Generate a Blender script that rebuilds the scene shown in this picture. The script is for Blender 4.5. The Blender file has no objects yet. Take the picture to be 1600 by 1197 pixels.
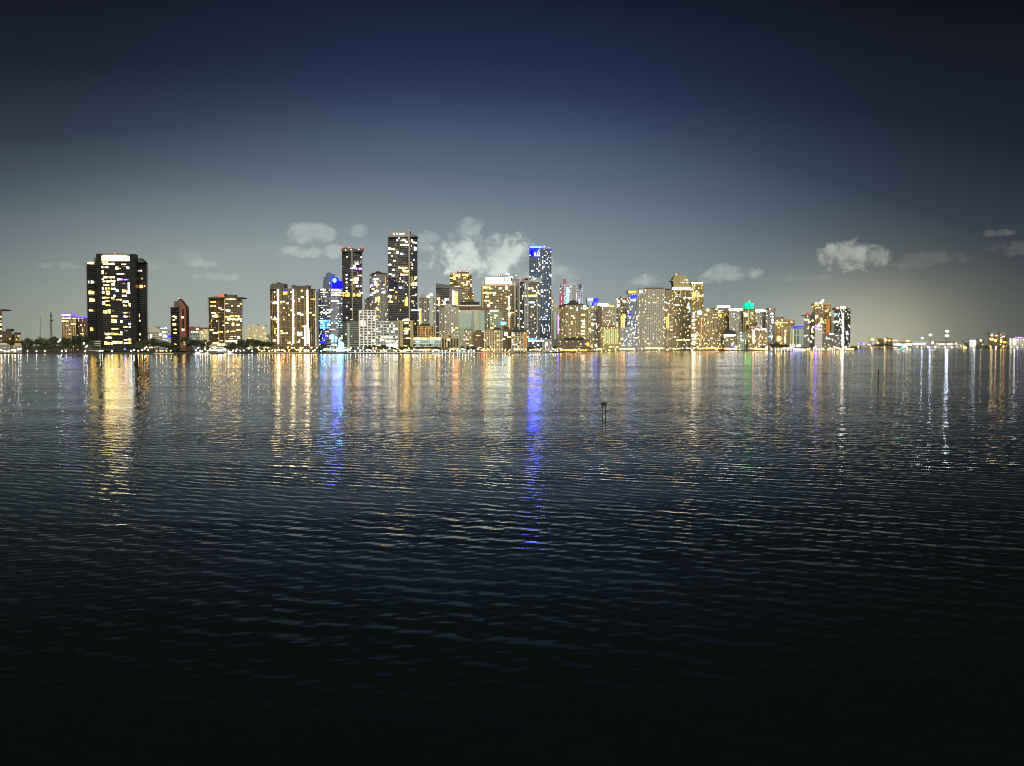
import bpy, bmesh, math, random
from mathutils import Vector, Matrix

# ---------------------------------------------------------------- scene, camera, sky, light
S = bpy.context.scene
C = S.collection
R = math.radians
F = 1504.0                       # focal length in photo pixels (photo 1600 wide)
CAMZ = 12.0
PITCH = math.atan((598.5 - 540.5) / F)

cam = bpy.data.cameras.new('camera')
cam.sensor_width = 36.0
cam.lens = 36.0 * F / 1600.0
cam.clip_start = 0.5
cam.clip_end = 120000
cam_ob = bpy.data.objects.new('camera', cam)
C.objects.link(cam_ob)
cam_ob.location = (0, 0, CAMZ)
cam_ob.rotation_euler = (R(90) - PITCH, 0, 0)
S.camera = cam_ob

S.view_settings.view_transform = 'Standard'
S.view_settings.look = 'None'
S.view_settings.exposure = 0
S.view_settings.gamma = 1
S.cycles.use_denoising = True
S.cycles.max_bounces = 4
S.cycles.glossy_bounces = 2
S.cycles.diffuse_bounces = 2
S.cycles.sample_clamp_indirect = 60
S.cycles.filter_width = 1.0
S.cycles.caustics_reflective = True


def srgb(r, g, b, a=1.0):
    f = lambda c: (c / 12.92 if c <= 0.04045 else ((c + 0.055) / 1.055) ** 2.4)
    return (f(r / 255), f(g / 255), f(b / 255), a)


class NT:
    """small helper to write node trees"""
    def __init__(self, tree):
        self.t = tree
        self.t.nodes.clear()

    def n(self, kind, **kw):
        nd = self.t.nodes.new(kind)
        for k, v in kw.items():
            setattr(nd, k, v)
        return nd

    def put(self, sock, v):
        if isinstance(v, bpy.types.NodeSocket):
            self.t.links.new(v, sock)
        else:
            sock.default_value = v

    def m(self, op, a, b=None, c=None, clamp=False):
        nd = self.n('ShaderNodeMath', operation=op)
        nd.use_clamp = clamp
        for i, v in enumerate((a, b, c)):
            if v is not None:
                self.put(nd.inputs[i], v)
        return nd.outputs[0]

    def mix(self, fac, a, b, blend='MIX'):
        nd = self.n('ShaderNodeMix', data_type='RGBA', blend_type=blend)
        self.put(nd.inputs[0], fac)
        self.put(nd.inputs[6], a)
        self.put(nd.inputs[7], b)
        return nd.outputs[2]

    def ramp(self, fac, stops, interp='LINEAR'):
        nd = self.n('ShaderNodeValToRGB')
        cr = nd.color_ramp
        cr.interpolation = interp
        while len(cr.elements) < len(stops):
            cr.elements.new(0.5)
        for e, (p, c) in zip(cr.elements, stops):
            e.position = p
            e.color = c
        self.put(nd.inputs[0], fac)
        return nd.outputs[0]

    def smooth(self, x, lo, hi):
        nd = self.n('ShaderNodeMapRange', interpolation_type='SMOOTHSTEP')
        nd.inputs['From Min'].default_value = lo
        nd.inputs['From Max'].default_value = hi
        self.put(nd.inputs['Value'], x)
        return nd.outputs['Result']


def build_world():
    w = bpy.data.worlds.new('World')
    S.world = w
    w.use_nodes = True
    t = NT(w.node_tree)
    out = t.n('ShaderNodeOutputWorld')
    bg = t.n('ShaderNodeBackground')
    t.t.links.new(bg.outputs[0], out.inputs[0])
    tc = t.n('ShaderNodeTexCoord')
    sep = t.n('ShaderNodeSeparateXYZ')
    t.t.links.new(tc.outputs['Generated'], sep.inputs[0])
    X, Y, Z = sep.outputs
    az = t.m('MULTIPLY', t.m('ARCTAN2', X, Y), 57.29578)
    el = t.m('MULTIPLY', t.m('ARCSINE', Z), 57.29578)
    # city glow: a dome of light over the town, dying away upward and round the horizon
    da = t.m('DIVIDE', t.m('ADD', az, 7.5), 60.0)
    de = t.m('DIVIDE', el, 20.0)
    r = t.m('SQRT', t.m('ADD', t.m('MULTIPLY', da, da), t.m('MULTIPLY', de, de)))
    k = 2.2
    mid = [(0.0, srgb(184, 194, 186)), (.17, srgb(158, 170, 174)), (.28, srgb(142, 155, 161)), (.41, srgb(114, 131, 141)), (.48, srgb(98, 113, 133)),
           (.59, srgb(77, 94, 117)), (.68, srgb(56, 72, 99)), (.75, srgb(44, 57, 87)), (.83, srgb(34, 45, 74)), (1.0, srgb(21, 30, 48)),
           (1.25, srgb(11, 15, 24)), (2.1, srgb(5, 7, 11))]
    side = [(0.0, srgb(172, 182, 170)), (.30, srgb(147, 158, 155)), (.42, srgb(113, 125, 130)), (.54, srgb(74, 86, 97)), (.63, srgb(51, 61, 76)), (.79, srgb(29, 36, 50)),
            (1.04, srgb(15, 19, 26)), (1.25, srgb(11, 15, 20)), (2.1, srgb(5, 7, 10))]
    rk = t.m('DIVIDE', r, k)
    cm_ = t.ramp(rk, [(p / k, c) for p, c in mid])
    cs_ = t.ramp(rk, [(p / k, c) for p, c in side])
    sidew = t.smooth(t.m('ABSOLUTE', t.m('ADD', az, 1.0)), 2.0, 26.0)
    col = t.mix(sidew, cm_, cs_)
    # sodium tint low on the horizon, strongest to the right
    low = t.m('SUBTRACT', 1.0, t.smooth(el, 0.0, 7.0))
    right = t.smooth(az, 4.0, 26.0)
    tint = t.m('MULTIPLY', low, t.m('ADD', 0.45, t.m('MULTIPLY', right, 0.5)))
    col = t.mix(tint, col, t.mix(1.0, col, (1.05, 0.985, 0.86, 1), 'MULTIPLY'))
    leftw = t.m('MULTIPLY', low, t.m('SUBTRACT', 1.0, t.smooth(az, -28.0, -12.0)))
    col = t.mix(t.m('MULTIPLY', leftw, 0.7), col, t.mix(1.0, col, (1.08, 1.03, 0.88, 1), 'MULTIPLY'))
    # the port and the suburbs to the right light the lowest air
    lift = t.m('MULTIPLY', t.m('MULTIPLY', t.m('SUBTRACT', t.smooth(az, 10.0, 21.0), t.m('MULTIPLY', t.smooth(az, 21.5, 28.0), 0.65)), t.m('SUBTRACT', 1.0, t.smooth(el, 0.0, 5.5))), 0.62)
    col = t.mix(1.0, col, t.mix(lift, (1, 1, 1, 1), (3.0, 2.8, 2.5, 1)), 'MULTIPLY')
    hz = t.m('MULTIPLY', t.smooth(az, 11.0, 24.0), t.m('SUBTRACT', 1.0, t.smooth(el, 2.5, 9.5)))
    col = t.mix(1.0, col, t.mix(hz, (1, 1, 1, 1), (1.6, 1.36, 1.02, 1)), 'MULTIPLY')
    # clouds lit from below by the town
    nz = t.n('ShaderNodeTexNoise')
    nz.inputs['Scale'].default_value = 1.0
    nz.inputs['Detail'].default_value = 7
    nz.inputs['Roughness'].default_value = 0.58
    nz.inputs['Distortion'].default_value = 0.3
    mp = t.n('ShaderNodeMapping')
    mp.inputs['Scale'].default_value = (48, 48, 58)
    t.t.links.new(tc.outputs['Generated'], mp.inputs[0])
    t.t.links.new(mp.outputs[0], nz.inputs[0])
    fine = t.n('ShaderNodeTexNoise')
    fine.inputs['Scale'].default_value = 150
    fine.inputs['Detail'].default_value = 5
    fine.inputs['Roughness'].default_value = .6
    t.t.links.new(tc.outputs['Generated'], fine.inputs[0])
    nf = t.m('ADD', t.m('SUBTRACT', nz.outputs[0], 0.5), t.m('MULTIPLY', t.m('SUBTRACT', fine.outputs[0], 0.5), .30))

    def ang(px, py):
        return math.degrees(math.atan((px - 800) / F)), math.degrees(math.atan((540.5 - py) / F))
    clouds = [  # px, py of the middle, half width, half height up, opacity
        (488, 370, 30, 15, .40), (463, 400, 20, 8, .36), (512, 398, 30, 10, .36), (560, 366, 18, 9, .28),
        (672, 374, 18, 9, .30), (722, 366, 32, 13, .42), (738, 352, 22, 9, .42), (765, 404, 84, 32, .95),
        (800, 396, 46, 20, .70), (720, 410, 36, 16, .6), (668, 390, 22, 7, .25), (820, 430, 60, 18, .4),
        (318, 418, 28, 7, .28), (345, 438, 30, 6, .22), (106, 428, 26, 6, .18), (240, 425, 14, 9, .16),
        (1025, 440, 30, 9, .42), (1136, 432, 42, 13, .42), (1150, 424, 26, 9, .35),
        (1322, 411, 34, 22, .85), (1364, 413, 24, 14, .55), (1430, 420, 55, 12, .14), (1552, 384, 24, 5, .24),
        (1590, 410, 36, 11, .18), (880, 436, 22, 10, .2), (300, 408, 20, 5, .12), (1240, 440, 50, 6, .10)]
    total = None
    for px, py, hw, hh, op in clouds:
        a0, e0 = ang(px, py)
        wa, we = hw * 57.3 / F * 1.25, hh * 57.3 / F * 1.25
        dx = t.m('DIVIDE', t.m('SUBTRACT', az, a0), wa)
        dy = t.m('DIVIDE', t.m('SUBTRACT', el, e0), we)
        dyd = t.m('MULTIPLY', t.m('MINIMUM', dy, 0.0), 0.25)      # flatter below, puffed on top
        dy = t.m('ADD', dy, dyd)
        d = t.m('SUBTRACT', 1.0, t.m('ADD', t.m('MULTIPLY', dx, dx), t.m('MULTIPLY', dy, dy)))
        d = t.m('ADD', d, t.m('MULTIPLY', nf, 3.9))
        v = t.m('MULTIPLY', t.smooth(d, -0.08, 1.0), op)
        total = v if total is None else t.m('MAXIMUM', total, v)
    shade = t.smooth(nz.outputs[0], 0.25, 0.75)
    ccol = t.mix(shade, (1.40, 1.38, 1.30, 1), (2.55, 2.48, 2.28, 1))
    cloudc = t.mix(1.0, t.mix(0.35, col, srgb(150, 152, 142)), ccol, 'MULTIPLY')
    col = t.mix(total, col, cloudc)
    # faint after-dusk blue from the physical sky, sun far below the horizon
    sky = t.n('ShaderNodeTexSky', sky_type='NISHITA')
    sky.sun_disc = False
    sky.sun_elevation = R(-8)
    sky.sun_rotation = R(170)
    col = t.mix(1.0, col, t.mix(1.0, sky.outputs[0], (0.05, 0.05, 0.05, 1), 'MULTIPLY'), 'ADD')
    t.t.links.new(col, bg.inputs[0])
    bg.inputs[1].default_value = 1.0


build_world()

city_fill = bpy.data.lights.new('city_fill', 'SUN')  # added fill lamp standing in for city light on the facades; unseen source
city_fill.energy = 4.0
city_fill.angle = R(45)
city_fill.color = (1.0, 0.90, 0.70)
city_fill_ob = bpy.data.objects.new('city_fill', city_fill)
C.objects.link(city_fill_ob)
city_fill_ob.rotation_euler = (R(66), 0, R(8))      # from behind the camera, to the right


# ---------------------------------------------------------------- helpers
def P(px, py, Y):
    """world point seen at photo pixel (px,py) at distance Y"""
    xc, yc = (px - 800) / F, (598.5 - py) / F
    dx, dy, dz = xc, math.cos(PITCH) + yc * math.sin(PITCH), -math.sin(PITCH) + yc * math.cos(PITCH)
    s = Y / dy
    return Vector((dx * s, Y, CAMZ + dz * s))


def GX(px, Y):
    return P(px, 545, Y).x


def HZ(py, Y):
    return P(800, py, Y).z


MATS = {}


def mat(name, color, rough=.7, metal=0.0, noise=0.0, nscale=.3, spec=.5, emit=None, estr=1.0, sample=False):
    if name in MATS:
        return MATS[name]
    m = bpy.data.materials.new(name)
    m.use_nodes = True
    t = NT(m.node_tree)
    out = t.n('ShaderNodeOutputMaterial')
    if emit is not None:
        e = t.n('ShaderNodeEmission')
        e.inputs[0].default_value = (*emit, 1)
        e.inputs[1].default_value = estr
        t.t.links.new(e.outputs[0], out.inputs[0])
        m.cycles.emission_sampling = 'FRONT' if sample else 'NONE'
    else:
        b = t.n('ShaderNodeBsdfPrincipled')
        b.inputs['Roughness'].default_value = rough
        b.inputs['Metallic'].default_value = metal
        b.inputs['Specular IOR Level'].default_value = spec
        c = (*color, 1)
        if noise:
            tc = t.n('ShaderNodeTexCoord')
            nz = t.n('ShaderNodeTexNoise')
            nz.inputs['Scale'].default_value = nscale
            nz.inputs['Detail'].default_value = 4
            t.t.links.new(tc.outputs['Object'], nz.inputs[0])
            lo = tuple(x * (1 - noise) for x in color) + (1,)
            hi = tuple(min(1, x * (1 + noise)) for x in color) + (1,)
            rp = t.ramp(nz.outputs[0], [(.3, lo), (.7, hi)])
            t.t.links.new(rp, b.inputs['Base Color'])
        else:
            b.inputs['Base Color'].default_value = c
        t.t.links.new(b.outputs[0], out.inputs[0])
    MATS[name] = m
    return m


# wall, slab and glass finishes
mat('black_concrete', (.055, .055, .050), .7, noise=.3)
mat('dark_bronze', (.030, .026, .020), .6, noise=.3)
mat('brown_concrete', (.10, .06, .036), .7, noise=.3)
mat('brick_red', (.14, .05, .035), .8, noise=.3)
mat('tan_concrete', (.40, .30, .17), .75, noise=.25)
mat('gold_stucco', (.42, .29, .12), .75, noise=.25)
mat('olive_concrete', (.30, .25, .14), .75, noise=.25)
mat('grey_concrete', (.34, .33, .28), .75, noise=.25)
mat('pale_concrete', (.40, .39, .34), .75, noise=.2)
mat('white_concrete', (.62, .62, .58), .7, noise=.15)
mat('mint_stucco', (.36, .43, .33), .7, noise=.2)
mat('cream_stucco', (.46, .43, .30), .7, noise=.2)
mat('lilac_floodlit', (.58, .58, .78), .6, noise=.2)  # blue-purple floodlight put into the wall colour
mat('sky_metal', (.16, .22, .34), .5, noise=.2)
mat('blue_grey', (.26, .30, .37), .6, noise=.2)
mat('steel_grey', (.19, .195, .20), .5, noise=.2)
mat('glass_black', (.014, .015, .016), .25, noise=.3, spec=.3)
mat('glass_dark', (.042, .045, .049), .25, noise=.4, spec=.4)
mat('glass_teal', (.08, .11, .105), .25, noise=.35, spec=.4)
mat('glass_blue', (.05, .075, .15), .25, noise=.35, spec=.4)
mat('glass_brown', (.065, .046, .030), .35, noise=.4, spec=.3)
mat('glass_olive', (.13, .105, .055), .4, noise=.4, spec=.3)
mat('glass_grey', (.14, .14, .125), .35, noise=.35, spec=.4)
mat('roofing', (.03, .03, .03), .9, noise=.3)
mat('mast_steel', (.02, .02, .02), .6)
mat('white_paint', (.75, .75, .73), .4)
mat('leaf', (.030, .044, .018), .8, noise=.5, nscale=.6)
mat('leaf_light', (.05, .066, .022), .8, noise=.5, nscale=.6)
mat('bark', (.06, .045, .03), .9)

LIT = {  # glow colours for windows and lamps, also floodlit walls painted as glow
    'warm': (14.0, 9.4, 2.5), 'warmwhite': (11.5, 9.2, 4.8), 'amber': (8.0, 3.5, .55), 'gold': (13.0, 8.6, 1.5),
    'cool': (7.0, 11.0, 14.5), 'dimwarm': (.80, .55, .26), 'dimbrown': (.26, .14, .055), 'dimgrey': (.30, .30, .25),
    'blue': (.05, .05, 60.0), 'deepblue': (.02, .02, 9.0), 'violet': (3.0, 1.0, 9.0), 'cyan': (.7, 5.0, 13.0), 'green': (.05, 7.0, 1.2),
    'greendeep': (.01, .75, .30), 'red': (4.0, .25, .12), 'reddim': (.75, .10, .08), 'pink': (5.0, 2.6, 2.2), 'orange': (9.0, 3.4, .4),
    'white': (13, 12.5, 11), 'softwhite': (3.2, 2.9, 2.2), 'yellow': (2.2, 1.7, .18), 'aqua': (.7, 1.5, 1.6), 'lime': (.7, .75, .33),
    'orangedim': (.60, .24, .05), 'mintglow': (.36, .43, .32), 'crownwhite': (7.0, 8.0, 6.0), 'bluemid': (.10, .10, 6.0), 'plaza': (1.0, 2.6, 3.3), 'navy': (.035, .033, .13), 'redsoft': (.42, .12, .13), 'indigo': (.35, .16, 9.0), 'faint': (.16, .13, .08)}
for k_, v_ in LIT.items():
    mat('light_' + k_, (1, 1, 1), emit=v_)
    mat('light_' + k_ + '_soft', (1, 1, 1), emit=tuple(c * .32 for c in v_))
    mat('light_' + k_ + '_low', (1, 1, 1), emit=tuple(c * .09 for c in v_))


def link(name, me, parent=None):
    o = bpy.data.objects.new(name, me)
    C.objects.link(o)
    if parent is not None:
        o.parent = parent
    return o


def tag(o, label=None, cat=None, group=None, kind=None):
    if label: o['label'] = label
    if cat: o['category'] = cat
    if group: o['group'] = group
    if kind: o['kind'] = kind
    return o


class MB:
    """collects simple solids; build() makes ONE mesh object"""
    def __init__(self):
        self.v, self.f, self.mi = [], [], []

    def prism(self, poly, z0, z1, mi=0):      # plan outline, bottom, top
        n, b = len(poly), len(self.v)
        self.v += [(x, y, z0) for x, y in poly] + [(x, y, z1) for x, y in poly]
        self.f += [tuple(b + i for i in reversed(range(n))), tuple(b + n + i for i in range(n))]
        self.f += [(b + i, b + (i + 1) % n, b + n + (i + 1) % n, b + n + i) for i in range(n)]
        self.mi += [mi] * (n + 2)

    def box(self, x0, x1, y0, y1, z0, z1, mi=0):
        self.prism([(x0, y0), (x1, y0), (x1, y1), (x0, y1)], z0, z1, mi)

    def obox(self, c, u, hw, hd, z0, z1, mi=0):
        """box centred on plan point c, u = plan direction of its width"""
        n = (u[1], -u[0])
        pts = [(c[0] + sx * hw * u[0] + sy * hd * n[0], c[1] + sx * hw * u[1] + sy * hd * n[1]) for sx, sy in ((-1, 1), (1, 1), (1, -1), (-1, -1))]
        self.prism(pts, z0, z1, mi)

    def vprism(self, prof, y0, y1, mi=0):
        """profile of (x,z) points extruded along y"""
        n, b = len(prof), len(self.v)
        self.v += [(x, y0, z) for x, z in prof] + [(x, y1, z) for x, z in prof]
        self.f += [tuple(b + i for i in range(n)), tuple(b + n + i for i in reversed(range(n)))]
        self.f += [(b + (i + 1) % n, b + i, b + n + i, b + n + (i + 1) % n) for i in range(n)]
        self.mi += [mi] * (n + 2)

    def lathe(self, c, prof, n=12, mi=0, caps=True):
        b = len(self.v)
        for r, z in prof:
            self.v += [(c[0] + r * math.cos(2 * math.pi * i / n), c[1] + r * math.sin(2 * math.pi * i / n), z) for i in range(n)]
        for k in range(len(prof) - 1):
            for i in range(n):
                j = (i + 1) % n
                self.f.append((b + k * n + i, b + k * n + j, b + (k + 1) * n + j, b + (k + 1) * n + i))
                self.mi.append(mi)
        self.f += [tuple(b + i for i in reversed(range(n))), tuple(b + (len(prof) - 1) * n + i for i in range(n))]
        self.mi += [mi] * 2

    def bar(self, a, b_, r0, r1=None, n=5, mi=0):
        r1 = r0 if r1 is None else r1
        a, b_ = Vector(a), Vector(b_)
        d = (b_ - a).normalized()
        u = d.orthogonal().normalized()
        w = d.cross(u)
        b = len(self.v)
        for p, r in ((a, r0), (b_, r1)):
            self.v += [tuple(p + (u * math.cos(2 * math.pi * i / n) + w * math.sin(2 * math.pi * i / n)) * r) for i in range(n)]
        self.f += [(b + i, b + (i + 1) % n, b + n + (i + 1) % n, b + n + i) for i in range(n)]
        self.f += [tuple(b + i for i in reversed(range(n))), tuple(b + n + i for i in range(n))]
        self.mi += [mi] * (n + 2)

    def mesh(self, name, mats):
        me = bpy.data.meshes.new(name)
        me.from_pydata(self.v, [], self.f)
        for m in (mats if isinstance(mats, (list, tuple)) else [mats]):
            me.materials.append(MATS[m] if isinstance(m, str) else m)
        me.polygons.foreach_set('material_index', self.mi)
        me.update()
        return me

    def build(self, name, mats, parent=None):
        return link(name, self.mesh(name, mats), parent)


# ---------------------------------------------------------------- water, ground
def build_water():
    m = bpy.data.materials.new('sea_water')
    m.use_nodes = True
    t = NT(m.node_tree)
    out = t.n('ShaderNodeOutputMaterial')
    b = t.n('ShaderNodeBsdfPrincipled')
    t.t.links.new(b.outputs[0], out.inputs[0])
    b.inputs['Base Color'].default_value = (.005, .0095, .0078, 1)
    b.inputs['Roughness'].default_value = .075
    b.inputs['IOR'].default_value = 1.17
    geo = t.n('ShaderNodeNewGeometry')
    # slopes of the wind waves: broad faces lean gently, the steep crests are narrow
    gx = gy = None
    wn = t.n('ShaderNodeTexNoise')                      # wanders the crests so that no wave train is a ruler line
    wn.inputs['Scale'].default_value = .11
    wn.inputs['Detail'].default_value = 3
    wm = t.n('ShaderNodeMapping')
    wm.inputs['Scale'].default_value = (.8, 1.2, 1)
    t.t.links.new(geo.outputs['Position'], wm.inputs[0])
    t.t.links.new(wm.outputs[0], wn.inputs[0])
    wsep = t.n('ShaderNodeSeparateColor')
    t.t.links.new(wn.outputs['Color'], wsep.inputs[0])
    rw = random.Random(3)
    trains = []
    for i in range(15):
        lam = .45 * (7.0 / .45) ** (i / 14)
        w = math.exp(-((math.log(lam) - math.log(1.45)) / .85) ** 2)
        trains.append((lam, R(rw.uniform(-42, 42) + 3), rw.uniform(0, 6.28), w))
    wsum = math.sqrt(sum(w * w / 2 for *_, w in trains))
    for i, (lam, th, ph, w) in enumerate(trains):
        kx, ky = 2 * math.pi / lam * math.sin(th), 2 * math.pi / lam * math.cos(th)
        dp = t.n('ShaderNodeVectorMath', operation='DOT_PRODUCT')
        t.t.links.new(geo.outputs['Position'], dp.inputs[0])
        dp.inputs[1].default_value = (kx, ky, 0)
        arg = t.m('ADD', dp.outputs['Value'], t.m('MULTIPLY_ADD', wsep.outputs[i % 3], 12.0 if lam < 3 else 8.0, ph))
        sn = t.m('SINE', arg)
        vy = t.m('MULTIPLY', sn, w / wsum * math.cos(th))
        vx = t.m('MULTIPLY', sn, w / wsum * math.sin(th))
        gx = vx if gx is None else t.m('ADD', gx, vx)
        gy = vy if gy is None else t.m('ADD', gy, vy)
    for (sx, sy, off, wx, wy, det) in ((1.6, 3.6, 41.3, .9, .42, 2.0),):
        mp = t.n('ShaderNodeMapping')
        mp.inputs['Location'].default_value = (off, off * 1.7, 0)
        mp.inputs['Scale'].default_value = (sx, sy, 1)
        t.t.links.new(geo.outputs['Position'], mp.inputs[0])
        nz = t.n('ShaderNodeTexNoise')
        nz.inputs['Scale'].default_value = 1
        nz.inputs['Detail'].default_value = det
        t.t.links.new(mp.outputs[0], nz.inputs[0])
        sp = t.n('ShaderNodeSeparateColor')
        t.t.links.new(nz.outputs['Color'], sp.inputs[0])
        gx = t.m('ADD', gx, t.m('MULTIPLY', t.m('SUBTRACT', sp.outputs[0], .5), wx / .13))
        gy = t.m('ADD', gy, t.m('MULTIPLY', t.m('SUBTRACT', sp.outputs[1], .5), wy / .13))
    # gusts and calm lanes change how steep the ripples are
    mp = t.n('ShaderNodeMapping')
    mp.inputs['Scale'].default_value = (.0035, .014, 1)
    t.t.links.new(geo.outputs['Position'], mp.inputs[0])
    nz = t.n('ShaderNodeTexNoise')
    nz.inputs['Scale'].default_value = 1
    nz.inputs['Detail'].default_value = 3
    t.t.links.new(mp.outputs[0], nz.inputs[0])
    mp2 = t.n('ShaderNodeMapping')
    mp2.inputs['Location'].default_value = (7, 3, 0)
    mp2.inputs['Scale'].default_value = (.022, .055, 1)
    t.t.links.new(geo.outputs['Position'], mp2.inputs[0])
    nz2 = t.n('ShaderNodeTexNoise')
    nz2.inputs['Scale'].default_value = 1
    nz2.inputs['Detail'].default_value = 2
    t.t.links.new(mp2.outputs[0], nz2.inputs[0])
    gust = t.m('MULTIPLY', t.m('ADD', .68, t.m('MULTIPLY', t.smooth(nz.outputs[0], .3, .7), .6)), t.m('ADD', .66, t.m('MULTIPLY', t.smooth(nz2.outputs[0], .3, .7), .68)))
    sy_ = t.m('SUBTRACT', t.m('MULTIPLY', t.m('EXPONENT', t.m('MULTIPLY', gy, .85)), .027), .054)
    sy_ = t.m('MULTIPLY', t.m('MINIMUM', sy_, .036), gust)
    sx_ = t.m('MULTIPLY', t.m('MULTIPLY', gx, .026), gust)
    cb = t.n('ShaderNodeCombineXYZ')
    t.put(cb.inputs[0], sx_)
    t.put(cb.inputs[1], sy_)
    cb.inputs[2].default_value = 1
    ad = cb
    nn = t.n('ShaderNodeVectorMath', operation='NORMALIZE')
    t.t.links.new(ad.outputs[0], nn.inputs[0])
    t.t.links.new(nn.outputs[0], b.inputs['Normal'])
    MATS['sea_water'] = m
    mb = MB()
    mb.v = [(-60000, -400, 0), (60000, -400, 0), (60000, 60000, 0), (-60000, 60000, 0)]
    mb.f = [(0, 1, 2, 3)]
    mb.mi = [0]
    o = mb.build('water', 'sea_water')
    tag(o, kind='structure')


build_water()

SHORE = [(-260, 553.4), (-60, 553.4), (40, 553.2), (120, 553.6), (232, 554.0), (330, 553.6), (420, 553.0), (500, 553.0), (640, 552.5),
         (740, 552.2), (840, 552.0), (862, 551.4), (905, 550.2), (960, 548.6), (1050, 547.8), (1120, 547.9), (1190, 548.5), (1228, 549.3),
         (1262, 549.0), (1300, 548.4), (1334, 548.0), (1342, 546.9), (1338, 544.6)]


def shoreD(px):
    for (xa, ya), (xb, yb) in zip(SHORE, SHORE[1:]):
        if xa <= px <= xb:
            y = ya + (yb - ya) * (px - xa) / (xb - xa)
            return CAMZ * F / (y - 540.5)
    return 4000.0


def build_ground():
    pts = []
    for x, y in SHORE:
        D = CAMZ * F / (y - 540.5)
        pts.append((GX(x, D), D))
    far = [(1338, 544.75), (1420, 544.7), (1500, 544.6), (1570, 544.9), (1700, 544.9)]
    for x, y in far[1:]:
        D = CAMZ * F / (y - 540.5)
        pts.append((GX(x, D), D))
    pts += [(40000, 4600), (40000, 50000), (-40000, 50000), (-40000, 1500)]
    mat('earth', (.04, .04, .035), .95, noise=.4, nscale=.02)
    mb = MB()
    mb.prism(pts, -2, 1.3)
    tag(mb.build('ground', 'earth'), kind='structure')


build_ground()
GZ = 1.3

# ---------------------------------------------------------------- buildings
UNIT = {}


def unit_box(color):
    """one shared 1x1x1 lit pane per light colour"""
    if color not in UNIT:
        mb = MB()
        mb.box(-.5, .5, -.5, .5, -.5, .5)
        UNIT[color] = mb.mesh('pane_' + color, 'light_' + color)
    return UNIT[color]


BANDS = {}


def band(color, n, var):
    """a run of n panes between mullions as one 1x1x1 window: some rooms bright, some half lit"""
    k = (color, n, var)
    if k not in BANDS:
        rb = random.Random(n * 31 + var * 7 + len(color))
        mb = MB()
        for i in range(n):
            m = rb.choices((0, 1, 2), (5, 3, 2))[0]
            g = rb.uniform(.10, .22)
            top = rb.choice((.5, .5, .38, .28))
            x0 = -.5 + (i + g / 2) / n
            mb.box(x0, x0 + (1 - g) / n, -.5, .5, -.5, top, m)
        BANDS[k] = mb.mesh('window_' + color, ['light_' + color, 'light_' + color + '_soft', 'light_' + color + '_low'])
    return BANDS[k]


def window_mesh(color, w, rnd):
    if w < 4.2:
        return unit_box(color)
    return band(color, min(12, max(2, round(w / 2.7))), rnd.randint(0, 3))


PAL = {
    'warm': [('warm', 4), ('warmwhite', 3), ('gold', 2), ('dimwarm', 5), ('amber', 2), ('faint', 4)],
    'gold': [('gold', 4), ('warm', 3), ('dimwarm', 5), ('warmwhite', 1), ('faint', 3)],
    'amber': [('amber', 3), ('warm', 2), ('dimbrown', 6), ('warmwhite', 2), ('dimwarm', 4)],
    'mixed': [('warmwhite', 4), ('warm', 2), ('cool', 2), ('dimwarm', 4), ('softwhite', 4), ('dimgrey', 5)],
    'white': [('warmwhite', 3), ('cool', 3), ('white', 1), ('softwhite', 5), ('dimgrey', 5)],
    'cool': [('cool', 3), ('aqua', 3), ('softwhite', 4), ('warmwhite', 1), ('dimgrey', 4)],
    'city': [('warmwhite', 4), ('warm', 3), ('softwhite', 5), ('dimwarm', 6), ('amber', 2), ('cool', 1), ('pink', 1), ('faint', 5)],
}


def pick(rnd, pal):
    tot = sum(w for _, w in PAL[pal])
    x = rnd.uniform(0, tot)
    for c, w in PAL[pal]:
        x -= w
        if x <= 0:
            return c
    return PAL[pal][0][0]


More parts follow.
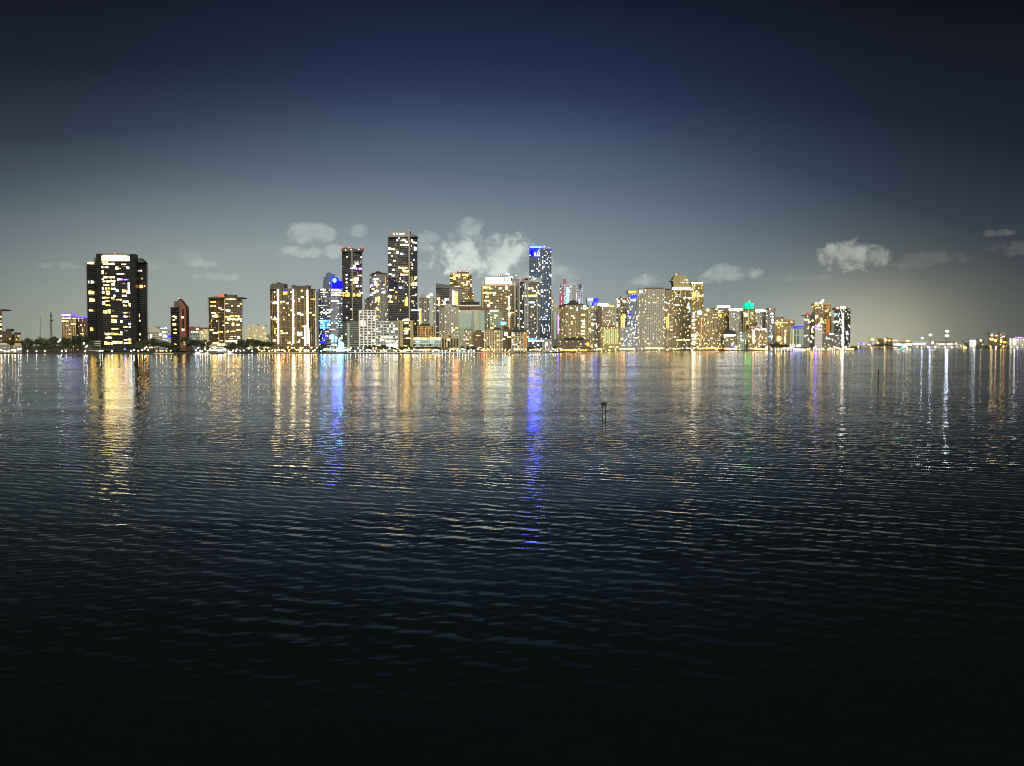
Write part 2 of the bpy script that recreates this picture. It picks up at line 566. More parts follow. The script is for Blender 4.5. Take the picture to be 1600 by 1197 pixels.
class Building:
    """a building: its front outline in plan is given by photo columns and depths, then glazing, facade, roof, lit windows are parts"""
    def __init__(self, name, label, cat, D, front, ytop, depth=24, seed=None, ybot=None):
        self.D, self.depth = D, depth
        self.rnd = random.Random(seed if seed is not None else sum(map(ord, label)))
        self.z0 = GZ - .3 if ybot is None else HZ(ybot, D)
        fx = [(GX(px, D + d), D + d) for px, d in front]
        cx = sum(p[0] for p in fx) / len(fx)
        self.base = Vector((cx, D, GZ))
        self.fr = [(x - cx, y - D) for x, y in fx]
        k = lambda p: (p[0] + cx) * (D + depth) / (p[1] + D) - cx      # the side towards the middle of the view runs straight away from the eye
        l, r = self.fr[0], self.fr[-1]
        self.poly = list(self.fr) + [(k(r) if cx < 0 else r[0], depth), (k(l) if cx > 0 else l[0], depth)]
        self.h = HZ(ytop, D) - GZ
        self.root = bpy.data.objects.new(name, None)
        C.objects.link(self.root)
        self.root.location = self.base
        self.root.empty_display_size = 5
        tag(self.root, label, cat)
        self.top_part = None
        self.windows = []
        self.lobby = 1480 < D < 2700 and front[0][0] > 495

    def lx(self, px, dY=0):
        return GX(px, self.D + dY) - self.base.x

    def lz(self, py, dY=0):
        return HZ(py, self.D + dY) - GZ

    def off(self, e):
        n = len(self.poly)
        c = (sum(p[0] for p in self.poly) / n, sum(p[1] for p in self.poly) / n)
        out = []
        for x, y in self.poly:
            d = Vector((x - c[0], y - c[1]))
            d *= 1 + e * 1.3 / max(d.length, 1)
            out.append((c[0] + d.x, c[1] + d.y))
        return out

    def shell(self, glass, frame, floor=3.4, slab=.45, out=.6, bay=5.0, pier=0.0, lit=.2, pal='warm', run=.4, facets=None, skip_top=0, wall_top=True,
              lit_lo=0, lit_hi=1.0, fade=0.0):
        mb = MB()
        mb.prism(self.poly, self.z0 - GZ, self.h)
        mb.build('glazing', glass, self.root)
        mb = MB()
        nf = max(1, int(round(self.h / floor)))
        floor = self.h / nf
        ring = self.off(out)
        for i in range(1, nf + 1):
            z = i * floor
            mb.prism(ring, z - slab * .5, z + slab * .5)
        facs = list(zip(self.fr, self.fr[1:]))
        if pier:
            for a, b in facs:
                L = math.dist(a, b)
                nb = max(1, int(round(L / bay)))
                u = ((b[0] - a[0]) / L, (b[1] - a[1]) / L)
                for j in range(nb + 1):
                    s = j / nb * L
                    mb.obox((a[0] + u[0] * s, a[1] + u[1] * s), u, pier / 2, out * 1.25, 0, self.h + .3)
        mb.build('facade', frame, self.root)
        for a, b in facs:
            L = math.dist(a, b)
            if L < 3:
                continue
            nb = max(1, int(round(L / (bay * .7))))
            u = ((b[0] - a[0]) / L, (b[1] - a[1]) / L)
            nrm = (u[1], -u[0])
            bw = L / nb
            for i in range(int(nf * lit_lo), int((nf - skip_top) * lit_hi)):
                j = 0
                while j < nb:
                    p = lit * 1.15 * (1 - fade * (i / nf)) * self.rnd.choice((.6, .9, 1.1, 1.8))
                    if self.rnd.random() < p:
                        n = 1
                        while j + n < nb and self.rnd.random() < run and n < 6:
                            n += 1
                        wdt = n * bw - pier - .5 if n > 1 else bw * self.rnd.uniform(.32, .7) - pier * .5
                        s = (j + n / 2) * bw
                        self.pane(a[0] + u[0] * s + nrm[0] * .08, a[1] + u[1] * s + nrm[1] * .08, (i + .5) * floor, max(wdt, 1.2), (floor - slab) * self.rnd.choice((.36, .48, .64)),
                                  math.atan2(u[1], u[0]), pick(self.rnd, pal))
                        j += n
                    j += 1
        return self

    def pane(self, x, y, z, w, h, rz, color):
        self.windows.append((x, y, z, w, h, rz, color))

    def lit(self, px0, px1, py0, py1, color, dY=-.2, name='lit_window', t=.3):
        """a lit pane on the front, by photo columns and rows"""
        D = self.D + dY
        a, b = GX(px0, D) - self.base.x, GX(px1, D) - self.base.x
        o = link(name, window_mesh(color, b - a, self.rnd) if name == 'lit_window' else unit_box(color), self.top_part if name in ('crown_glow', 'sign_letter') and self.top_part else self.root)
        o.location = ((a + b) / 2, dY, (HZ(py0, D) + HZ(py1, D)) / 2 - GZ)
        o.scale = (b - a, t, abs(HZ(py0, D) - HZ(py1, D)))
        return o

    def box(self, part, px0, px1, py0, py1, m, y0=1.5, y1=None):
        mb = MB()
        D = self.D + y0
        mb.box(GX(px0, D) - self.base.x, GX(px1, D) - self.base.x, y0, self.depth - 2 if y1 is None else y1, HZ(max(py0, py1), D) - GZ, HZ(min(py0, py1), D) - GZ)
        o = mb.build(part, m, self.root)
        if part in ('crown', 'roof'):
            self.top_part = o
        return o

    def outline(self, part, pts, m, y0=1.5, y1=None):
        """a solid whose front outline is given by photo points, with the building's depth"""
        mb = MB()
        D = self.D + y0
        mb.vprism([(GX(x, D) - self.base.x, HZ(y, D) - GZ) for x, y in reversed(pts)], y0, self.depth - 2 if y1 is None else y1)
        o = mb.build(part, m, self.top_part if part in ('crown_glow', 'roof_lamp') and self.top_part else self.root)
        if part in ('crown', 'roof'):
            self.top_part = o
        return o

    def beacon(self, px, py, color='red', r=1.0, y=1.0):
        D = self.D + y
        o = link('beacon', ball(color), self.top_part or self.root)
        o.location = (GX(px, D) - self.base.x, y, HZ(py, D) - GZ)
        o.scale = (r, r, r)

    def roof(self, m='roofing', parapet=1.2):
        mb = MB()
        w0, w1 = min(p[0] for p in self.poly), max(p[0] for p in self.poly)
        k = self.rnd.uniform(.2, .35)
        mb.prism(self.off(.3), self.h + .05, self.h + parapet)
        c = (w0 + w1) / 2 + self.rnd.uniform(-.1, .1) * (w1 - w0)
        mb.box(c - (w1 - w0) * k, c + (w1 - w0) * k, 5, max(8, self.depth - 5), self.h + parapet - .2, self.h + parapet + self.rnd.uniform(2.2, 4.2))
        mb.build('roof', m, self.root)

    def done(self):
        if self.lobby:  # glowing panes added at the feet for glow along the waterfront
            for a, b in zip(self.fr, self.fr[1:]):
                L = math.dist(a, b)
                if L < 6 or self.rnd.random() < .3:
                    continue
                o = link('lobby_glow', window_mesh(self.rnd.choice(('warm', 'amber', 'dimwarm', 'dimwarm', 'softwhite')), L, self.rnd), self.root)
                u = ((b[0] - a[0]) / L, (b[1] - a[1]) / L)
                o.location = ((a[0] + b[0]) / 2 + u[1] * .5, (a[1] + b[1]) / 2 - u[0] * .5, self.rnd.uniform(3.5, 6))
                o.rotation_euler = (0, 0, math.atan2(u[1], u[0]))
                o.scale = (L * .94, .3, self.rnd.uniform(2, 3.2))
        ws = self.windows
        self.rnd.shuffle(ws)
        ws.sort(key=lambda w: -w[3] * w[4])
        for (x, y, z, w, h, rz, c) in ws[:98]:
            o = link('lit_window', window_mesh(c, w, self.rnd), self.root)
            o.location = (x, y, z)
            o.rotation_euler = (0, 0, rz)
            o.scale = (w, .16, h)
        if ws[98:]:
            cols = sorted({w[6] for w in ws[98:]})
            mb = MB()
            for (x, y, z, w, h, rz, c) in ws[98:]:
                mb.obox((x, y), (math.cos(rz), math.sin(rz)), w / 2, .08, z - h / 2, z + h / 2, cols.index(c))
            o = mb.build('lit_window', ['light_' + c for c in cols], self.root)
            o['kind'] = 'stuff'


BALL = {}


def ball(color):
    if color not in BALL:
        mb = MB()
        mb.lathe((0, 0), [(math.sin(a) + 1e-3, -math.cos(a)) for a in [i * math.pi / 6 for i in range(7)]], 10)
        BALL[color] = mb.mesh('ball_' + color, 'light_' + color)
    return BALL[color]


def B(name, label, D, front, ytop, depth=24, cat=None, **kw):
    if isinstance(front[0], (int, float)):
        front = [(front[0], 0), (front[1], 0)]
    cat = cat or {'office_tower': 'office tower', 'apartment_tower': 'apartment tower', 'apartment_block': 'apartment block', 'low_building': 'low building', 'hotel': 'hotel'}.get(name, 'building')
    return Building(name, label, cat, D, front, ytop, depth, **kw)


# ---- the left shore
b = B('apartment_tower', 'dark red brown apartment tower cut off by the left edge', 1510, (-16, 4), 486)
b.shell('glass_brown', 'brown_concrete', slab=.5, out=.9, lit=.35, pal='amber', run=.5)
b.outline('roof', [(-16, 486), (-16, 482), (6.5, 483.2), (6.5, 485)], 'brown_concrete', -1.5)
for y in (494, 501, 506, 513, 524):
    b.lit(-3, 3.5, y, y + 1.8, 'warmwhite')
b.done()
b = B('low_building', 'grey brown low block with flat roof beside the left edge tower', 1700, (5, 18), 518.5, 20)
b.shell('glass_brown', 'brown_concrete', bay=6, pier=1.5, slab=1.2, lit=.1); b.roof(); b.done()
b = B('low_building', 'lower brown block stepping down toward the trees at far left', 1720, (18, 31), 523.5, 18)
b.shell('glass_brown', 'olive_concrete', bay=6, pier=1.5, slab=1.2, lit=.06); b.roof(); b.done()
b = B('pavilion', 'lit grey waterfront pavilion on the left edge', 1452, (-8, 15), 539, 12, cat='pavilion')
b.shell('glass_grey', 'grey_concrete', floor=4.5, bay=5, pier=.5, lit=0)
b.lit(-8, 12, 542, 544, 'dimwarm'); b.lit(-8, 12, 546.8, 548.4, 'softwhite'); b.roof('grey_concrete', .6); b.done()
b = B('pavilion', 'second lit pavilion with glowing awning right of the edge pavilion', 1456, (16.5, 34), 540.5, 12, cat='pavilion')
b.shell('glass_grey', 'grey_concrete', floor=4.5, bay=5, pier=.5, lit=0)
b.lit(18, 30, 545.6, 547.2, 'softwhite'); b.lit(18, 29, 541.2, 543, 'dimwarm'); b.roof('olive_concrete', .6); b.done()

b = B('apartment_tower', 'small condo tower with a glowing blue crown behind the trees', 2300, (97, 119), 494)
b.shell('glass_brown', 'tan_concrete', bay=6, pier=1.6, slab=.7, lit=.16, pal='city')
b.outline('crown', [(97.5, 494), (97.5, 489.6), (100, 489), (110, 489.4), (111.5, 491), (117, 492.5), (118.5, 494)], 'light_indigo', .5)
b.lit(97.6, 112, 491.3, 493.2, 'cool'); b.lit(98.5, 111, 496.6, 498, 'warmwhite'); b.lit(97.5, 104, 501, 503, 'warm')
b.done()
b = B('apartment_block', 'condo wing with round blue roof lights beside the black tower', 2320, (117, 140), 498)
b.shell('glass_brown', 'brown_concrete', bay=6, pier=1.2, slab=.7, lit=.28, pal='city', run=.15)
b.box('roof', 117, 140, 498, 496.2, 'roofing')
for x in (123.5, 129.5, 135.5):
    b.beacon(x, 495.8, 'indigo', 2.6)
b.lit(119, 131, 497.4, 498.4, 'pink'); b.lit(115.5, 121.5, 501.5, 507, 'dimwarm'); b.done()

# the broad black tower
b = B('apartment_tower', 'broad black condo tower with a bright bowed band of light on top', 1560,
      [(137.5, 26), (152.5, 16), (156, 2), (160, 0), (205, 0), (212.5, 2), (214, 16), (231, 26)], 409, 46)
b.shell('glass_black', 'black_concrete', floor=3.35, slab=.6, out=1.5, lit=0)
for x0, x1, yt in ((152.5, 160.5, 396.3), (205, 213, 397)):
    b.box('pier', x0, x1, 550, yt, 'glass_black', -2.2, 10)
b.outline('crown', [(158, 409), (158, 398), (163, 396.6), (181, 395.6), (200, 396.8), (206, 398), (206, 409)], 'black_concrete', 1, 26)
b.box('roof', 149.5, 153, 410, 402.5, 'black_concrete', 10, 26)
b.box('roof', 213, 221, 410, 403.5, 'black_concrete', 10, 26)
b.box('roof', 221, 226, 410, 406.5, 'black_concrete', 12, 26)
b.outline('crown_glow', [(160, 406.5), (160, 400.2), (168, 399.2), (181, 398.6), (195, 399.2), (203.5, 400.5), (203.5, 406.8), (181, 407.4)], 'light_warmwhite', -1.0, .9)
b.lit(160, 171, 400.3, 407, 'gold', -1.3); b.lit(194, 203, 401, 406.6, 'gold', -1.3)
b.beacon(182, 396, 'red', 1.3, 2)
for x0, x1, y0, y1, c in [
        (160, 171, 408, 410.5, 'gold'), (163, 181, 411, 413.2, 'warmwhite'), (192, 199, 412, 413.2, 'warmwhite'),
        (160, 163, 416, 419, 'warmwhite'), (165, 172, 416, 419, 'white'), (182.5, 187, 417, 422, 'warm'), (189, 190, 418.5, 419.5, 'warm'), (193.5, 198, 415.5, 416.5, 'dimwarm'), (199.5, 203.5, 417, 420, 'white'),
        (160.5, 163.5, 423, 428.5, 'warm'), (166, 169, 426.5, 427.8, 'dimwarm'), (184, 198, 427, 429, 'softwhite'), (164, 181, 431.5, 434.5, 'warm'), (160, 163.5, 435.5, 437, 'warmwhite'),
        (185, 190.5, 435.2, 438.2, 'white'), (191, 203.5, 435.8, 438.2, 'violet'), (160, 174, 438.2, 441, 'warmwhite'), (174.5, 182, 437.5, 440.5, 'warmwhite'), (176, 181, 441.5, 446, 'warm'),
        (163, 174, 444, 446, 'warmwhite'), (193, 197, 442.3, 443.3, 'dimwarm'), (201.5, 203.8, 441.5, 455, 'cool'), (199.5, 204.8, 455, 459, 'white'), (160, 163.5, 449, 452, 'warmwhite'), (166, 173, 449.5, 452, 'gold'),
        (175, 182, 450, 452.5, 'warmwhite'), (182.6, 186, 452.5, 455.5, 'white'), (192.5, 199, 453, 456.5, 'warm'), (160.5, 164, 455, 459, 'warmwhite'), (167, 173, 454.5, 457, 'amber'), (167, 173, 457.5, 461, 'warmwhite'),
        (179, 181.5, 460.5, 463.5, 'white'), (192, 199.5, 461, 464, 'warmwhite'), (161, 173, 464, 466, 'gold'), (175, 180, 464.5, 466, 'gold'), (183, 191.5, 466.8, 469, 'gold'), (175, 181, 467, 469, 'dimwarm'), (164, 173, 469.5, 471.5, 'gold'),
        (193, 202, 469.8, 473.2, 'warmwhite'), (161.5, 165, 471.5, 475.5, 'white'), (166, 173.5, 475.8, 478, 'gold'), (193.5, 199.5, 476.3, 478.2, 'warm'), (202.5, 205, 474, 478.5, 'warm'),
        (162, 173.5, 484, 490, 'gold'), (177, 178.5, 485, 487, 'dimwarm'), (192.5, 200.5, 488, 490, 'warm'), (202, 204, 488.5, 490, 'dimwarm'), (174.5, 184, 493, 495.3, 'gold'), (194, 200, 493.5, 495.5, 'warm'), (202, 203.5, 493.5, 495, 'dimwarm'),
        (174.5, 183, 498.5, 504, 'warm'), (188.5, 192, 501, 503.8, 'warm'), (202, 205.5, 505, 507.5, 'cool'), (193, 200.5, 510, 512.5, 'warm'), (202, 204.5, 510.5, 512, 'warm'), (175, 187, 513, 514.6, 'gold'), (194, 200, 516, 517.5, 'dimwarm'),
        (163, 184, 519, 520, 'dimwarm'), (163.5, 176, 520.5, 523.5, 'warmwhite'), (176.5, 191.5, 521, 523.5, 'gold'), (188.5, 191, 518, 520.5, 'white'), (165, 175, 526, 529, 'warmwhite'), (193.5, 206, 529.5, 532, 'warmwhite'),
        (163.5, 176, 534, 538.5, 'gold'), (176.5, 192.5, 533, 537, 'gold'), (194, 206, 534, 537, 'gold')]:
    b.lit(x0, x1, y0, y1, c, -.3)
for x0, x1, y0, y1, c in [(138.5, 149.5, 409.5, 412.5, 'warm'), (139, 153.5, 438.5, 443, 'softwhite'), (140, 154, 454.5, 459.5, 'gold'), (141, 154.5, 466, 471.5, 'gold'), (140, 146, 484, 486, 'warm'), (152.5, 155, 481, 483, 'white'),
                          (154, 156, 492, 502, 'warm'), (153.5, 156, 504, 515, 'gold'), (141.5, 146, 512, 517, 'amber'), (149, 155, 510.5, 513, 'warm'), (149.5, 154.5, 516, 519.5, 'gold'), (154.3, 156, 520, 532, 'gold'), (149, 150.5, 485, 486.5, 'dimwarm')]:
    b.lit(x0, x1, y0, y1, c, 18.5)
for x0, x1, y0, y1, c in [(216, 224, 422, 424, 'softwhite'), (211.5, 213.5, 443, 450, 'warm'), (214.5, 217.5, 445, 450, 'amber'), (220, 224, 445.5, 450, 'amber'), (211.5, 214, 453, 456, 'white'), (211.5, 214, 459, 461.5, 'white'),
                          (212.5, 214.5, 480, 490, 'gold'), (216, 219, 490.5, 495.5, 'amber'), (212.5, 214.5, 498, 506, 'warm'), (218, 219.5, 500, 502, 'warmwhite'), (213, 214.5, 514, 527, 'gold'), (214, 220, 521, 523.5, 'gold'), (213, 219, 530, 531.5, 'warm'), (222, 225, 434, 436.5, 'dimwarm'), (226.5, 228, 446, 448, 'amber')]:
    b.lit(x0, x1, y0, y1, c, 18.5)
b.done()
b = B('low_building', 'grey parking podium at the foot of the broad black tower', 1530, (139, 157), 533.5, 14)
b.shell('glass_dark', 'grey_concrete', slab=1.6, lit=.05); b.done()

# stadium and what lies round it
b = B('stadium', 'pale domed stadium roof between black tower and slim brick tower', 3600, (226, 254), 519, 90, cat='stadium')
b.shell('glass_grey', 'pale_concrete', floor=8, slab=3, lit=.2, pal='white', bay=14)
b.outline('roof', [(225, 519), (229, 512), (236, 509.6), (243, 510.6), (250, 515), (255, 519)], 'grey_concrete', -2)
b.done()
b = B('low_building', 'pale far block with violet white roof lights right of the stadium', 3300, (250, 262.5), 513.5, 40)
b.shell('glass_grey', 'blue_grey', slab=1.2, lit=.1, pal='white', bay=8, pier=2)
b.lit(250.5, 261, 512.3, 513.6, 'cool'); b.lit(253, 257.5, 517.5, 520, 'white'); b.lit(249, 252.5, 520.5, 524, 'warmwhite'); b.lit(254.5, 261, 524, 527, 'warmwhite'); b.lit(261.5, 269, 523, 527.5, 'deepblue'); b.lit(232, 239, 522, 528, 'softwhite', 2)
b.done()

# slim red tower
b = B('apartment_tower', 'slim tower with black balcony side and sloping red brick side', 1580, [(267.5, 14), (281, 0), (291.5, 12)], 480, 30)
b.shell('glass_black', 'black_concrete', floor=3.6, slab=.7, out=1.2, lit=0)
b.outline('crown', [(273, 481), (273, 471), (275, 470.5), (276.5, 471.8), (278.5, 470.5), (280, 466.5), (281, 468), (281, 481)], 'black_concrete', 3, 20)
o = b.outline('side_wall', [(281, 548), (281, 468), (283, 469), (291, 480), (291.5, 548)], 'brick_red', -1.5, 14)
b.box('side_window', 285.5, 288, 516, 483, 'glass_black', -1.8, -1.4)
for x0, x1, y0, y1, c in [(277, 279, 475.5, 477.5, 'warmwhite'), (269, 280, 493.5, 495.5, 'warm'), (275, 281, 496, 498.5, 'cool'), (269.5, 274, 499, 501, 'warmwhite'), (270, 281, 506, 508, 'warm'), (271, 281, 514, 515.5, 'warm'), (274, 279, 514, 516, 'warmwhite'),
                          (271, 281, 519.5, 521.2, 'gold'), (276, 279, 531, 533, 'white'), (272, 281, 536.8, 538, 'gold'), (277, 279, 528, 530, 'dimwarm')]:
    b.lit(x0, x1, y0, y1, c, 5.5)
for x0, x1, y0, y1, c in [(284.5, 287.5, 494.5, 497, 'warm'), (284.5, 289.5, 513.5, 516.5, 'warmwhite'), (286.5, 289.5, 533.5, 536, 'gold'), (284.5, 290, 537.5, 539, 'dimwarm')]:
    b.lit(x0, x1, y0, y1, c, -2)
b.beacon(280, 466.3, 'pink', .7, 2)
b.done()

b = B('low_building', 'long low block with dark red roof behind the trees', 2500, (293, 326), 515.5, 30)
b.shell('glass_teal', 'blue_grey', slab=1.0, lit=.08, pal='mixed', bay=7, pier=1)
b.outline('roof', [(293, 516), (293, 511.5), (297, 511.3), (298.5, 510), (300, 511.3), (326, 511.8), (326, 516)], 'brick_red', -1)
b.lit(299, 310, 517.6, 519.4, 'warmwhite'); b.lit(306, 310.5, 513.8, 515.2, 'warmwhite', -1.6)
b.box('mast', 310.5, 311.3, 512, 508.5, 'mast_steel', 3, 5); b.done()
b = B('low_building', 'plain cream block in front of the long red roofed block', 2350, (312, 326), 517.5, 20)
b.shell('cream_stucco', 'cream_stucco', slab=1.2, lit=.05, pal='warm'); b.roof('cream_stucco'); b.done()

# condo with red roof light
b = B('apartment_tower', 'dark brown condo with orange lit rooms and a red glowing roof drum', 1560, [(327, 10), (351, 0), (378.5, 8)], 466, 30)
b.shell('glass_brown', 'black_concrete', floor=3.5, slab=.55, out=1.6, lit=.22, pal='amber', run=.5, skip_top=2)
b.outline('canopy', [(326, 466.3), (326, 465), (336, 463.4), (379, 464.4), (380, 465.6), (378, 466.3)], 'black_concrete', -2.5, 24)
b.outline('roof', [(340, 464), (342, 460), (346, 458.8), (352, 459.2), (352, 464)], 'black_concrete', 6, 18)
b.box('roof', 355, 368.5, 464, 460.5, 'black_concrete', 6, 18)
b.outline('roof_lamp', [(341, 464.2), (342.5, 460.8), (346, 459.4), (350, 460), (350.5, 464.2)], 'light_red', 3, 6)
b.box('pier', 351, 352.2, 546, 468, 'tan_concrete', -2.2, 2)
b.box('pier', 341.5, 342.8, 546, 500, 'olive_concrete', 2, 6)
for x0, x1, y0, y1, c in [(352, 357, 466.8, 468, 'warmwhite'), (358, 371, 466.8, 468.5, 'warm'), (330, 338, 470.5, 473, 'amber'), (330, 338, 477.5, 479, 'warm'), (342.5, 347, 480, 482, 'warmwhite'), (343, 351, 483, 484.5, 'pink'), (354, 360, 484.5, 487, 'white'),
                          (330.5, 338, 488.3, 489.8, 'warmwhite'), (332, 341.5, 493.2, 495.2, 'warm'), (358, 376, 493, 495, 'amber'), (355.5, 375.5, 498.2, 500.2, 'warmwhite'), (363, 366, 504.5, 509, 'gold'), (370, 375.5, 506.5, 508.3, 'warm'), (352.5, 358, 516.5, 519, 'warmwhite'), (360, 370, 517, 518.5, 'amber'),
                          (333, 341, 519.3, 521.2, 'warmwhite'), (352.5, 373, 532, 534.4, 'warmwhite'), (370, 376, 514.5, 516.5, 'warm'), (371, 375, 526, 529, 'warm'), (359, 369, 525, 526.3, 'pink'), (331, 341, 535, 537, 'gold')]:
    b.lit(x0, x1, y0, y1, c, -.3)
b.done()
b = B('low_building', 'bright white gatehouse below the red lit condo', 1500, (322, 354), 539, 10)
b.shell('glass_grey', 'white_concrete', floor=4, slab=1.2, lit=0); b.lit(340, 351, 537, 540, 'warm'); b.lit(322, 338, 540.5, 543.5, 'dimwarm'); b.lit(340, 353, 545, 548.5, 'cool'); b.lit(328, 339, 546, 548, 'warmwhite'); b.done()

for x0, x1, y, lab in ((385, 392.5, 510.5, 'narrow pale far block at the start of the cream row'), (392.5, 402.5, 508.2, 'tallest pale far block in the cream row'), (404, 416, 510.2, 'wide pale far block at the end of the cream row')):
    b = B('apartment_block', lab, 3500, (x0, x1), y, 40)
    b.shell('cream_stucco', 'cream_stucco', slab=1.2, lit=.06, pal='warm', bay=7, pier=1.5); b.roof('cream_stucco'); b.done()
b = B('low_building', 'small grey far block beside the twin topped condo', 3000, (416.5, 424), 521.5, 30)
b.shell('glass_dark', 'grey_concrete', slab=1.2, lit=.2, pal='pink' if False else 'warm', bay=7, pier=1.5); b.done()

# twin topped condo
b = B('apartment_tower', 'wide dark condo with three bright vertical light strips up its front', 1545, [(423, 10), (434, 0), (458, 0), (482, 0), (494.5, 12)], 451, 30)
b.shell('glass_brown', 'olive_concrete', floor=3.7, slab=.28, out=.5, bay=5.5, pier=.28, lit=.17, pal='amber', run=.25, fade=.35, skip_top=1)
b.outline('crown', [(423, 452), (423, 446), (426, 443), (433, 443), (434.5, 440.5), (437, 442.6), (445.5, 443.2), (445.5, 451.5)], 'black_concrete', -1, 20)
b.outline('crown', [(456.3, 452), (456.3, 446), (458, 444.8), (460.5, 445.6), (461, 447.4), (468, 446.2), (476, 447), (482.5, 445), (482.5, 452)], 'black_concrete', -1, 20)
for x, y0 in ((434.8, 452), (458.4, 452), (481, 453)):
    b.lit(x - .9, x + .9, y0, 537, 'warmwhite', -1.8, 'light_strip', 1.0)
b.box('side_wall', 492.6, 494.6, 548, 453, 'pale_concrete', 8)
for x0, x1, y0, y1, c in [(438.5, 443.5, 444.5, 447, 'warmwhite'), (459.5, 466, 449, 452, 'gold'), (444.5, 448, 452, 454.5, 'deepblue'), (471, 474, 453, 456, 'amber'), (443, 450, 455.5, 460, 'amber'), (425, 433, 471.5, 474, 'warmwhite'), (438.5, 446, 470.5, 472.2, 'warmwhite'), (447, 451.5, 473, 475, 'white'),
                          (470.5, 475, 463, 465.5, 'white'), (465.5, 469.5, 488, 491, 'warmwhite'), (470, 474, 490.5, 493, 'warmwhite'), (424.5, 433, 498, 500, 'warmwhite'), (465, 473, 518, 525, 'softwhite'), (463, 469, 533.5, 535.5, 'warmwhite'), (448.5, 454, 533.5, 537.5, 'warmwhite'), (425, 433, 530, 534, 'pink')]:
    b.lit(x0, x1, y0, y1, c, -.3)
b.lit(475.5, 478.5, 508, 540, 'pink', -1.2, 'light_strip'); b.lit(483, 484, 520, 544, 'softwhite', -1.2, 'light_strip')
b.beacon(440.5, 441.2, 'reddim', .9, 0); b.beacon(484, 445.6, 'red', .8, 0)
b.done()
b = B('low_building', 'lit entrance lobby under the condo with light strips', 1490, (420, 496), 541.5, 12)
b.shell('glass_brown', 'brown_concrete', floor=4, slab=.7, lit=.5, pal='warm', bay=6, pier=.8, run=.3); b.done()
b = B('apartment_tower', 'pale grey glass slab squeezed between light strip condo and blue disc tower', 1760, (493, 503), 470, 24)
b.shell('glass_grey', 'blue_grey', slab=.9, lit=.10, pal='white', bay=5, pier=.8); b.lit(495, 499, 487, 491.5, 'cool'); b.roof(); b.done()

# blue disc tower
b = B('office_tower', 'blue lit office tower with a round cyan disc on its crown', 1620, [(498.5, 14), (505, 3), (517, 0), (528, 2), (535.5, 8)], 451.5, 36)
b.shell('glass_blue', 'steel_grey', floor=3.7, slab=1.1, out=.5, lit=.36, pal='white', run=.5, bay=5)
b.outline('crown', [(505, 452), (505.6, 446), (506.3, 434), (509.6, 432.4), (510.3, 428), (514, 425.2), (520.8, 428), (521.2, 432), (521.2, 452)], 'glass_blue', 3, 24)
b.outline('crown_glow', [(518.5, 451.2), (519.5, 444), (520, 437), (521.3, 432.2), (526.8, 433.4), (528, 438.6), (533.6, 439), (534, 448.5), (530, 451)], 'light_deepblue', 1, 16)  # crown wall under blue floodlight, painted as a glowing solid
b.outline('crown_glow', [(520.4, 441.5), (519.6, 437.5), (520.2, 432.4), (526.6, 433.4), (528.2, 439), (527, 443)], 'light_blue', .6, .95)  # stronger blue glow added here to feed the water streak
D_ = b.D
mb = MB()
mb.vprism([(GX(523.4 + 2.7 * math.cos(a), D_) - b.base.x, HZ(437.9 + 3.4 * math.sin(a), D_) - GZ) for a in [i * math.pi / 9 for i in range(18)]], -.6, .55)
mb.build('lit_disc', 'light_cyan', b.root)
for y in (501, 504.3, 507.8, 511):
    b.lit(500, 516, y, y + 1.9, 'cyan', -.5); b.lit(517, 534, y + .2, y + 1.7, 'aqua', 1)
for y in (452.5, 456.5, 460.5):
    b.lit(518, 534, y, y + 1.5, 'white', .2)
b.lit(501, 510, 451.5, 453.5, 'warmwhite', 2); b.lit(500, 516, 488, 490, 'softwhite', 0)
for x0, x1, y0, y1 in ((501, 511, 523, 525.5), (503, 511, 528, 531), (501, 508, 533, 537)):
    b.lit(x0, x1, y0, y1, 'bluemid', -.3)
b.lit(517, 526, 522, 535, 'aqua', -1.2); b.lit(526, 534, 530, 545, 'aqua', 0)
b.lit(515.4, 515.9, 442, 443.6, 'cool', 2.5)
b.done()
b = B('low_building', 'cyan and white floodlit plaza pavilion at the foot of the blue disc tower', 1580, (511, 536), 540, 10, cat='pavilion')
b.shell('glass_teal', 'white_concrete', floor=4, slab=.7, lit=0, bay=5, pier=.6)
b.outline('flood_glow', [(525, 549), (529, 540), (532.5, 533.5), (536.5, 536), (538, 549)], 'light_plaza', -2, 3)  # solid glowing shape added for the floodlight glare at the tower foot
b.lit(512, 526, 542, 546, 'aqua', -1.5); b.done()

# dark tower with red corners
b = B('apartment_tower', 'tall dark tower with red corner lights and an orange lit band', 1760, [(535.3, 14), (550.5, 0), (566.5, 14)], 392, 34)
b.shell('glass_dark', 'steel_grey', floor=4.2, slab=.5, out=.5, lit=.03, pal='mixed', run=.3)
b.outline('crown', [(535, 393), (533.6, 387), (542, 386.6), (542.5, 388.4), (551, 387.4), (551, 393)], 'black_concrete', -.5, 14)
b.outline('crown', [(551, 393), (551, 387.4), (557, 389), (563, 388), (567.4, 386.8), (567, 393)], 'black_concrete', -.5, 14)
b.box('pier', 550.2, 551.4, 546, 388, 'grey_concrete', -1.2, 2)
for x, y in ((535, 387), (547, 386.4), (566.8, 387.2)):
    b.beacon(x, y, 'red', 1.6, -1)
for x, y in ((541, 390.5), (561.5, 389.6), (549.5, 389.8)):
    b.beacon(x, y, 'warmwhite', .8, -1)
b.lit(535.5, 548, 458.5, 463.4, 'orange', 4); b.lit(536, 547.5, 456.9, 458, 'gold', 4)
